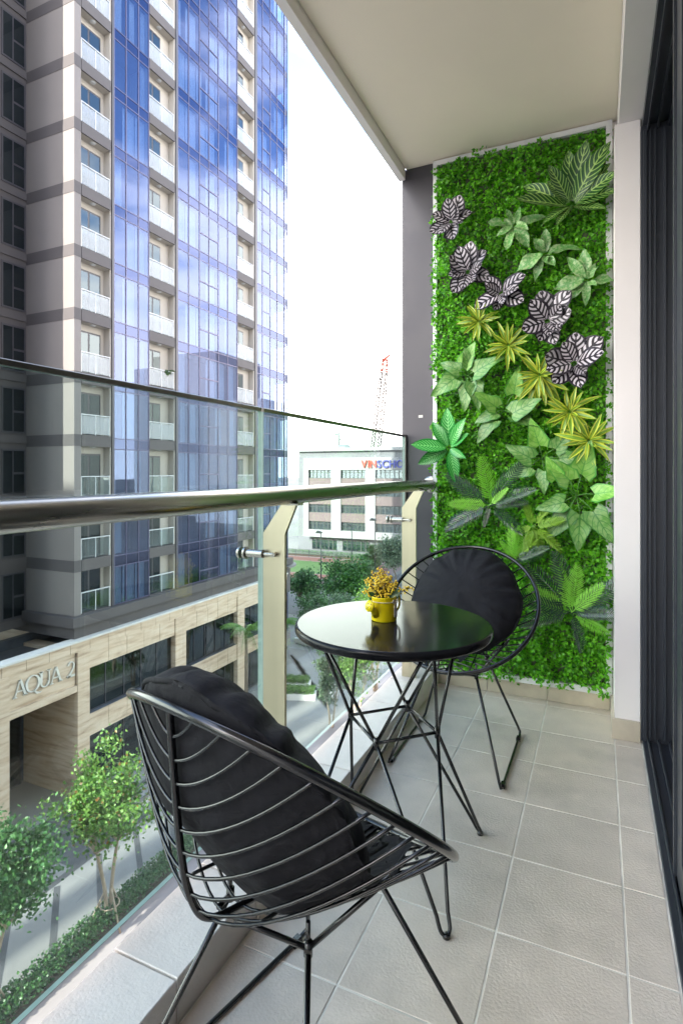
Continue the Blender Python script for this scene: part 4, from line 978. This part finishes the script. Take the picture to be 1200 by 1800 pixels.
# ------------------------------------------------------------------ school building across the road
YS = 101.5
m_sw = M('school_white', (.27, .267, .275), .7, var=.04, scale=.2); m_sp2 = M('school_pink', (.15, .115, .115), .8, var=.06, scale=.5)
m_sg = M('school_grey', (.15, .155, .17), .7, var=.06, scale=.3); m_swin = glassmat('school_glass', (.38, .46, .50), refl=(.85, .92, .95), base=.16)
m_sfr = M('school_frame', (.05, .06, .06), .5)
m_blind = M('pale_blind', (.45, .50, .52), .9, var=.25, scale=.6)
school = empty('school_building', (ony(600, 978, YS).x, YS, GZ), 0, 'white and pink four storey block with strip windows across the road', 'building')
SL = school.location
def sc(name, u0, v0, u1, v1, y0, y1, mat, parent=None):
    a, b2 = ony(u0, v1, YS), ony(u1, v0, YS); m = MB(); m.box(a.x-SL.x, b2.x-SL.x, y0, y1, a.z-SL.z, b2.z-SL.z); return m.build(name, mat, parent or school)
def sbox(name, x0, x1, y0, y1, z0, z1, mat, parent=None):
    m = MB(); m.box(x0-SL.x, x1-SL.x, y0, y1, z0-SL.z, z1-SL.z); return m.build(name, mat, parent or school)
def su(u): return ony(u, 829, YS).x
def sz(v, u=600): return ony(u, v, YS).z
XL, XR = su(533), su(790)
zrow = [sz(v) for v in (826, 857, 887.5, 918)]; hwin = sz(826)-sz(841)
ztop, zbody, zbase = sz(804.5), sz(946), GZ
sbox('core', XL+.3, XR, 2.2, 18, zbase, ztop+1.2, m_sg)
sbox('attic', XL-1.5, XR, .9, 18.5, ztop, ztop+1.35, m_sg); sbox('roof_slab', XL-2.2, XR, .2, 19, ztop+1.351, ztop+2.0, m_sw)
bays_s = [(541.7, 581.7), (598.5, 641.5), (659, 708), (725, 770)]
edges = [su(533)]+[su(x) for bb in bays_s for x in bb]+[XR]
# white piers and horizontal bands
for i in range(0, len(edges), 2): sbox('pier', edges[i], edges[i+1], 0, 2.1, zbody, ztop-.001, m_sw)
for bi, (ua, ub) in enumerate(bays_s):
    xa, xb = su(ua), su(ub)
    sbox('top_band', xa, xb, 0, 2.1, zrow[0]+.001, ztop-.001, m_sw)
    for r in range(4):
        zt, zb = zrow[r], zrow[r]-hwin; zn = zrow[r+1] if r < 3 else zbody
        sbox('spandrel', xa, xb, .25 if r < 3 else 0, 2.1, zn+.001, zb-.001, m_sp2 if r < 3 else m_sw)
        if xa > su(710): continue
        wn_ = sbox('window', xa, xb, .50, .60, zb, zb+.10, m_sfr); sbox('head', xa, xb, .50, .60, zt-.10, zt, m_sfr, wn_); sbox('transom', xa, xb, .51, .59, zt-.52, zt-.44, m_sfr, wn_)
        np_ = 6; w = (xb-xa)/np_
        sbox('blind', xa, xb, 1.3, 1.35, zb, zt, m_blind, wn_)
        for q in range(np_):
            sbox('pane', xa+q*w+.06, xa+(q+1)*w-.06, .54, .56, zb+.10, zt-.10, m_swin, wn_); ww = .16 if q in (1, 2, 4, 5) else .06
            sbox('mullion', xa+q*w-ww/2, xa+q*w+ww/2, .47, .61, zb, zt, m_sfr, wn_)
sbox('ground_floor', XL+.8, XR, 1.6, 2.15, zbase, zbody-.001, m_sg)
for ua, ub in ((543, 587), (597, 646), (662, 706)):
    xa, xb = su(ua), su(ub); zt, zb = sz(949), sz(970); wn_ = sbox('window', xa, xb, 1.45, 1.55, zb, zb+.1, m_sfr); sbox('head', xa, xb, 1.45, 1.55, zt-.1, zt, m_sfr, wn_); sbox('transom', xa, xb, 1.46, 1.54, zt-.9, zt-.82, m_sfr, wn_)
    w = (xb-xa)/6; sbox('blind', xa, xb, 1.57, 1.595, zb, zt, m_blind, wn_)
    for q in range(6):
        sbox('pane', xa+q*w+.06, xa+(q+1)*w-.06, 1.50, 1.52, zb+.1, zt-.1, m_swin, wn_); ww = .18 if q in (1, 2, 4, 5) else .07
        sbox('mullion', xa+q*w-ww/2, xa+q*w+ww/2, 1.42, 1.56, zb, zt, m_sfr, wn_)
# rear wing on the left, darker
sbox('rear_wing', su(500), XL-.05, 6, 18, zbase, ztop+.4, m_sg)
for r in range(4):
    w_ = sbox('wing_window', su(520), XL-.8, 5.9, 6.0, zrow[r]-hwin-.3, zrow[r]+.2, m_sfr); sbox('pane', su(522), XL-1.2, 5.86, 5.895, zrow[r]-hwin, zrow[r], m_swin, w_)
# rooftop dome and cowl
dm = empty('roof_dome', (su(576), YS+8, ztop+2.0), 0, 'small grey domed skylight on the white block roof', 'skylight')
m = MB(); m.lathe([(1.7, 0), (1.7, .2), (1.4, .65), (.9, 1.0), (0, 1.15)], 24); m.build('shell', m_sg, dm, True)
cwl = empty('roof_cowl', (su(566), YS+8, ztop+2.0), 0, 'dark bent ventilation cowl standing on the white block roof', 'vent')
m = MB(); m.tube(smooth_path([(0, 0, 0), (0, 0, 1.4), (.05, 0, 2.6), (-.1, 0, 3.2), (-.8, 0, 3.35)], 5), .30, 12); m.build('pipe', m_sg, cwl, True)
m = MB(); m.tube([(0, 0, 3.2), (.25, 0, 4.1)], .12, 8); m.tube([(0, 0, 2.2), (.7, 0, 2.0)], .14, 8); m.build('bracket', m_sfr, cwl, True)
# sign letters: VIN in red, SCHOOL in blue, with the small arc over the first O
m_red, m_blu = M('sign_red', (.55, .06, .04), .5), M('sign_blue', (.05, .06, .30), .5)
ssg = empty('facade_sign', (su(635.5), YS-.3, sz(822, 640)), 0, 'red and blue capital letters high on the white block', 'sign')
def text_mesh(ch, size, depth):
    cu = bpy.data.curves.new('letter', 'FONT'); cu.body = ch; cu.size = size; cu.extrude = depth; cu.offset = .012*size; ob_ = bpy.data.objects.new('letter', cu); COL.objects.link(ob_)
    bpy.context.view_layer.update(); me = bpy.data.meshes.new_from_object(ob_.evaluated_get(bpy.context.evaluated_depsgraph_get())); w = max(v.co.x for v in me.vertices)-min(v.co.x for v in me.vertices); mn = min(v.co.x for v in me.vertices)
    bpy.data.objects.remove(ob_); bpy.data.curves.remove(cu)
    for v in me.vertices: v.co.x -= mn
    return me, w
xx = 0; CAP = (sz(808, 640)-sz(821, 640)); tot = su(710)-su(635.5)
for i, ch in enumerate('VINSCHOOL'):
    me, w = text_mesh(ch, CAP/.70, .12); me.materials.clear(); me.materials.append(m_red if i < 3 else m_blu)
    kx = tot/7/ (CAP*.93)
    o = place('letter', me, ssg); o.rotation_euler = (PI/2, 0, 0); o.location = (xx, 0, 0); o.scale = (kx, 1, 1); xo = xx+w*kx/2; xx += w*kx+CAP*.17*kx
    if i == 6:
        b = MB(); b.tube([(xo+CAP*.55*math.cos(a), 0, CAP*.75+CAP*.55*math.sin(a)) for a in [PI*.25+PI*.5*k/8 for k in range(9)]], .07, 6); b.build('arc_mark', m_sg, ssg)

# ------------------------------------------------------------------ lattice crane boom far behind
cr0, cr1 = ony(648, 800, 195), ony(677, 630, 195)
crane = empty('crawler_crane', (cr0.x, 195, GZ), 0, 'white lattice crane boom with red tip rising behind the school roof', 'crane')
m_cowl = M('cowl_grey', (.03, .035, .035), .6); cwl.children[0].data.materials[0] = m_cowl
m_cw2 = M('crane_white', (.022, .016, .016), .6); m_cred = M('crane_red', (.14, .018, .008), .6)
A_, B_ = Vector((0, 0, 2)), Vector((cr1.x-cr0.x, 0, cr1.z-GZ)); ax_ = (B_-A_).normalized(); sx_ = ax_.cross(Vector((0, 1, 0))).normalized(); sy_ = Vector((0, 1, 0))
L_ = (B_-A_).length; ns = 34; prev = None; lat = MB(); redm = MB()
for i in range(ns+1):
    t = i/ns; w = 1.35*(1-.45*max(0, t-.75)/.25) if t > .1 else .7+6.5*t; c0 = A_+ax_*L_*t
    cs = [c0+sx_*w*a+sy_*w*b2 for a, b2 in ((-1, -1), (1, -1), (1, 1), (-1, 1))]
    if prev:
        tgt = redm if t > .93 else lat
        for k in range(4):
            tgt.tube([prev[k], cs[k]], .27, 5); tgt.tube([prev[k], cs[(k+1) % 4]] if i % 2 else [prev[(k+1) % 4], cs[k]], .17, 4)
    prev = cs
lat.build('boom', m_cw2, crane); redm.build('boom_head', m_cred, crane)
m = MB(); m.tube([B_, B_+Vector((1.8, 0, 1.2))], .4, 6); m.tube([B_, B_+Vector((-.9, 0, -1.0))], .5, 6); m.build('sheave', m_cred, crane)
m = MB(); m.tube([B_+Vector((1.6, 0, 1.0)), B_+Vector((1.4, 0, -11))], .05, 4); m.tube([B_+Vector((1.4, 0, -11)), B_+Vector((1.4, 0, -12.4))], .28, 8); m.build('hook_line', m_sfr, crane)
m = MB(); m.box(-3, 3, -3, 3, 0, 2.6); m.build('carbody', m_cred, crane)

# ------------------------------------------------------------------ floodlight masts by the pitch
def mast(u, vt, yy, label):
    p = ony(u, 1000, yy); ht = ony(u, vt, yy).z-GZ
    e = empty('floodlight_mast', (p.x, yy, GZ), 0, label, 'lamp post', 'floodlight masts by the pitch')
    m = MB(); m.tube([(0, 0, 0), (0, 0, ht)], [.11, .07], 8); m.build('pole', m_sfr, e, True)
    m = MB(); m.poly([(-.9, -.2, ht-.05), (.1, -.2, ht-.05), (.1, -.2, ht+.15), (-.6, -.2, ht+.35)], (0, .5, 0)); m.build('lamp_head', m_sfr, e)
mast(564, 937, 77, 'tall thin floodlight mast, leftmost, at the edge of the running track'); mast(618, 925, 80, 'tall thin floodlight mast, in the middle, rising before the white block'); mast(659, 915, 80, 'tall thin floodlight mast, rightmost, rising before the white block')

# ------------------------------------------------------------------ trees, palms, hedges, planters
m_bark = M('pale_bark', (.34, .27, .20), .9, var=.25, scale=4, bump=.4, bscale=25, stretch=(1, 1, .3)); m_bark2 = M('grey_bark', (.16, .13, .10), .9, var=.25, scale=4)
m_lf = [leafmat('fresh_leaf', (.05, .145, .02), (.19, .33, .07), .3), leafmat('deep_leaf', (.022, .08, .022), (.075, .19, .05), .2), leafmat('grey_green_leaf', (.06, .11, .06), (.15, .22, .12), .2), leafmat('autumn_leaf', (.20, .09, .02), (.30, .20, .05), .3)]
def leaves_mesh(P, size, seed, droop=.0, wid=.36):
    g = np.random.default_rng(seed); n = len(P); P = np.asarray(P)
    al = g.normal(size=(n, 3)); al[:, 2] -= droop; al /= np.linalg.norm(al, axis=1, keepdims=True)
    nr = g.normal(size=(n, 3)); nr[:, 2] += 1.0; nr -= al*(nr*al).sum(1, keepdims=True); nr /= np.linalg.norm(nr, axis=1, keepdims=True)
    sd = np.cross(al, nr); L = g.uniform(.7, 1.25, n)[:, None]*size; W = L*wid
    V = np.stack([P, P+al*L*.5+sd*W, P+al*L-nr*L*.12, P+al*L*.5-sd*W], 1).reshape(-1, 3); F = np.arange(n)[:, None]*4
    F = np.concatenate([F+[0, 1, 2], F+[0, 2, 3]], 1).reshape(-1, 3)
    b = MB(); b.v = [tuple(p) for p in V.tolist()]; b.f = F.tolist(); b.m = [0]*len(b.f); return b
def tree(loc, h, cr, label, seed, mat=0, trunk_h=.45, stems=2, nl=5000, ls=.14, aspect=.8, bark=None, clusters=34, group='trees round the plaza', name='broadleaf_tree', stakes=False, red=0, fill=.35):
    rr = random.Random(seed); e = empty(name, loc, rr.uniform(0, 6), label, 'tree', group); tm = MB(); cz_ = h*(trunk_h+(1-trunk_h)*.5); ch = h*(1-trunk_h)*.5
    cl = []
    for i in range(clusters):
        d = Vector((rr.gauss(0, 1), rr.gauss(0, 1), rr.gauss(0, 1))).normalized(); q = rr.uniform(fill, 1.0)
        k = .80+.35*rr.random()
        cl.append(Vector((d.x*cr*q*k, d.y*cr*q*k, cz_+d.z*ch*q*k)))
    for s_ in range(stems):
        a = 2*PI*s_/max(1, stems)+rr.uniform(-.4, .4); o = Vector((math.cos(a), math.sin(a), 0))
        top = Vector((o.x*cr*.28, o.y*cr*.28, h*trunk_h*1.15)); r0 = .018*h/(stems**.4)
        pts = smooth_path([o*.10*(stems > 1), o*.16*(stems > 1)+Vector((rr.uniform(-.08, .08), rr.uniform(-.08, .08), h*trunk_h*.5)), top], 5); n_ = len(pts)
        tm.tube(pts, [r0*(1-.45*i/n_) for i in range(n_)], 9)
        for c_ in cl[s_::stems][:9]:
            mid = top.lerp(c_, .5)+Vector((0, 0, -.06*h*rr.random())); tm.tube(smooth_path([top-Vector((0, 0, h*.03)), mid, c_], 4), [r0*.5*(1-.8*i/8) for i in range(9)], 5)
    tm.build('trunk', bark or m_bark, e, True)
    g = np.random.default_rng(seed+100); C = np.array([tuple(c_) for c_ in cl]); rad = cr*.34
    idx = g.integers(0, len(cl), nl); off = g.normal(size=(nl, 3))*np.array([1, 1, aspect])*rad*.55*g.uniform(.6, 1.15, len(cl))[idx][:, None]
    leaves_mesh(C[idx]+off, ls, seed, .35).build('crown', m_lf[mat], e)
    if red: leaves_mesh((C[idx]+off)[:red]*1.01, ls*.9, seed+5, .35).build('red_leaves', m_lf[3], e)
    if stakes:
        m = MB()
        for k in range(3):
            a = k*2.1+.4; m.tube([(math.cos(a)*.75, math.sin(a)*.75, 0), (math.cos(a)*.12, math.sin(a)*.12, 1.35)], .035, 6)
        m.tube([(.35*math.cos(2*PI*k/12), .35*math.sin(2*PI*k/12), .72) for k in range(12)], .025, 5, closed=True); m.build('support_stakes', m_bark, e, True)
    return e
T2 = onz(193, 1622, GZ)
tree((T2.x, T2.y, GZ), 6.5, 1.75, 'tree with yellow green leaves and forked pale trunk before the entrance portal', 3, 0, .40, 2, 6500, .15, stakes=True, red=420, clusters=44)
tree((-16.9, 11.0, GZ), 6.5, 1.95, 'full green tree with pale trunk in the lower left corner', 12, 1, .42, 3, 9000, .15, stakes=True, clusters=48)
for (u, v, h, cr, mt, sd, lab, th, nl) in (
   (582, 1278, 5.6, 1.15, 2, 31, 'slender grey green tree in a planter below the table, left one', .30, 4200),
   (628, 1290, 7.2, 1.9, 0, 32, 'light green tree seen through the table legs, right one', .40, 5000),
   (660, 1215, 8.0, 2.2, 0, 33, 'broad light green tree just past the table edge', .42, 5200),
   (552, 1140, 5.6, 1.7, 1, 34, 'dark bushy tree half hidden left of the table top', .30, 5000),
   (600, 1100, 3.6, 2.0, 2, 35, 'pale grey green low tree behind the table top', .25, 4500)):
    p = onz(u, v, GZ); tree((p.x, p.y, GZ), h, cr, lab, sd, mt, th, 2, nl, .17, bark=m_bark if mt != 1 else m_bark2, clusters=36)
for (u, v, h, cr, mt, sd, lab, th, nl, cl_) in (
   (610, 1066, 5.9, 3.5, 1, 41, 'wide dark green feathery tree in the middle of the street view', .25, 9000, 60),
   (535, 1075, 5.3, 2.3, 1, 42, 'dark green tree by the rounded tower end', .30, 7000, 46),
   (655, 1012, 5.0, 1.4, 1, 43, 'narrow upright dark tree near the far steel post', .10, 5000, 34),
   (694, 1024, 7.0, 3.0, 2, 44, 'grey green tree behind the far steel post', .30, 7500, 50)):
    p = onz(u, v, GZ); tree((p.x, p.y, GZ), h, cr, lab, sd, mt, th, 1, nl, .32, bark=m_bark2, clusters=cl_, group='street trees beyond the plaza', fill=.2)
def palm(loc, h, label, seed):
    rr = random.Random(seed); e = empty('palm_tree', loc, 0, label, 'palm', 'palms by the podium'); m = MB(); m.tube([(0, 0, 0), (.06, .03, h*.5), (.02, 0, h)], [.15, .12, .10], 10); m.build('trunk', m_bark2, e, True)
    for k in range(13):
        a = k*2.4; L = rr.uniform(1.9, 2.5); el_ = rr.uniform(.1, 1.1); d = Vector((math.cos(a), math.sin(a), 0)); b = MB()
        sp_ = [Vector((0, 0, h))+d*L*t*math.cos(el_*.5)+Vector((0, 0, L*(math.sin(el_)*t-.75*t*t))) for t in [i/8 for i in range(9)]]
        b.tube(sp_, [.022*(1-.8*i/8) for i in range(9)], 5); sdv = d.cross(Vector((0, 0, 1)))
        for i in range(2, 34):
            t = i/34*8; i0 = min(7, int(t)); p = sp_[i0].lerp(sp_[i0+1], t-i0); lw = .55*math.sin(PI*(t/8*.85+.12))
            for sg_ in (-1, 1):
                q = p+sdv*sg_*lw+d*lw*.45-Vector((0, 0, lw*.55)); w_ = d*.03; b.add([p-w_, p+w_, q], [(0, 1, 2)])
        b.build('frond', m_lf[0], e)
palm((onx(432, 1230, -22.9).x, onx(432, 1230, -22.9).y, GZ), 5.6, 'palm with arching fronds against the stone podium, behind the steel post', 2)
palm((-22.6, 37.5, GZ), 5.0, 'shorter palm further along the podium, beside the near steel post', 6)
# hedges
def hedge(x0, x1, y0, y1, h, label, seed, n, planter=False, rot=0.):
    e = empty('hedge', ((x0+x1)/2, (y0+y1)/2, GZ), rot, label, 'hedge', 'clipped hedges on the plaza'); W, D = (x1-x0)/2, (y1-y0)/2
    m = MB(); m.box(-W, W, -D, D, 0, .22 if not planter else .45); m.build('planter', m_kerbst if planter else m_soil, e)
    g = np.random.default_rng(seed); z0 = .2 if not planter else .42
    P = np.stack([g.uniform(-W*.92, W*.92, n), g.uniform(-D*.99, D*.99, n), z0+h*g.random(n)**.6], 1); hv = leaves_mesh(P, .095, seed, 0, .45).build('foliage', m_lf[0 if seed in (5, 7, 11) else 1], e); tag(hv, kind='stuff')
hedge(-17.05, -16.1, 6.5, 27, .5, 'long low hedge strip under the two nearest trees', 3, 16000)
p = onz(533, 1228, GZ); hedge(p.x-1.5, p.x+.9, p.y-.5, p.y+.5, .4, 'short hedge in a pale planter by the tower, nearer one', 5, 2500, True, .35)
p = onz(520, 1212, GZ); hedge(p.x-1.4, p.x+.9, p.y-.1, p.y+.9, .4, 'short hedge in a pale planter by the tower, farther one', 7, 2500, True, .35)
p = onz(565, 1137, GZ); hedge(p.x-3, p.x+4, p.y-.8, p.y+.8, .6, 'wide hedge bed with pale kerb below the left table edge', 9, 6500, True, -.25)
p = onz(640, 1310, GZ); hedge(p.x-1.5, p.x+3.2, p.y-3.2, p.y+3, .6, 'leafy planting bed close under the balustrade glass', 11, 9000, True, .1)
hedge(-60, -34, 98.9, 100.2, .9, 'long low hedge along the foot of the white block', 13, 9000)
# box plant beside the entrance
bp_ = empty('potted_shrub', (-23.9, 20.9, GZ), 0, 'small potted shrub standing beside the entrance portal', 'plant')
m = MB(); m.box(-.28, .28, -.28, .28, 0, .75); m.build('pot', m_tdark, bp_)
g = np.random.default_rng(4); leaves_mesh(np.stack([g.normal(0, .22, 900), g.normal(0, .22, 900), 1.15+g.normal(0, .3, 900)], 1), .12, 3).build('foliage', m_lf[0], bp_)
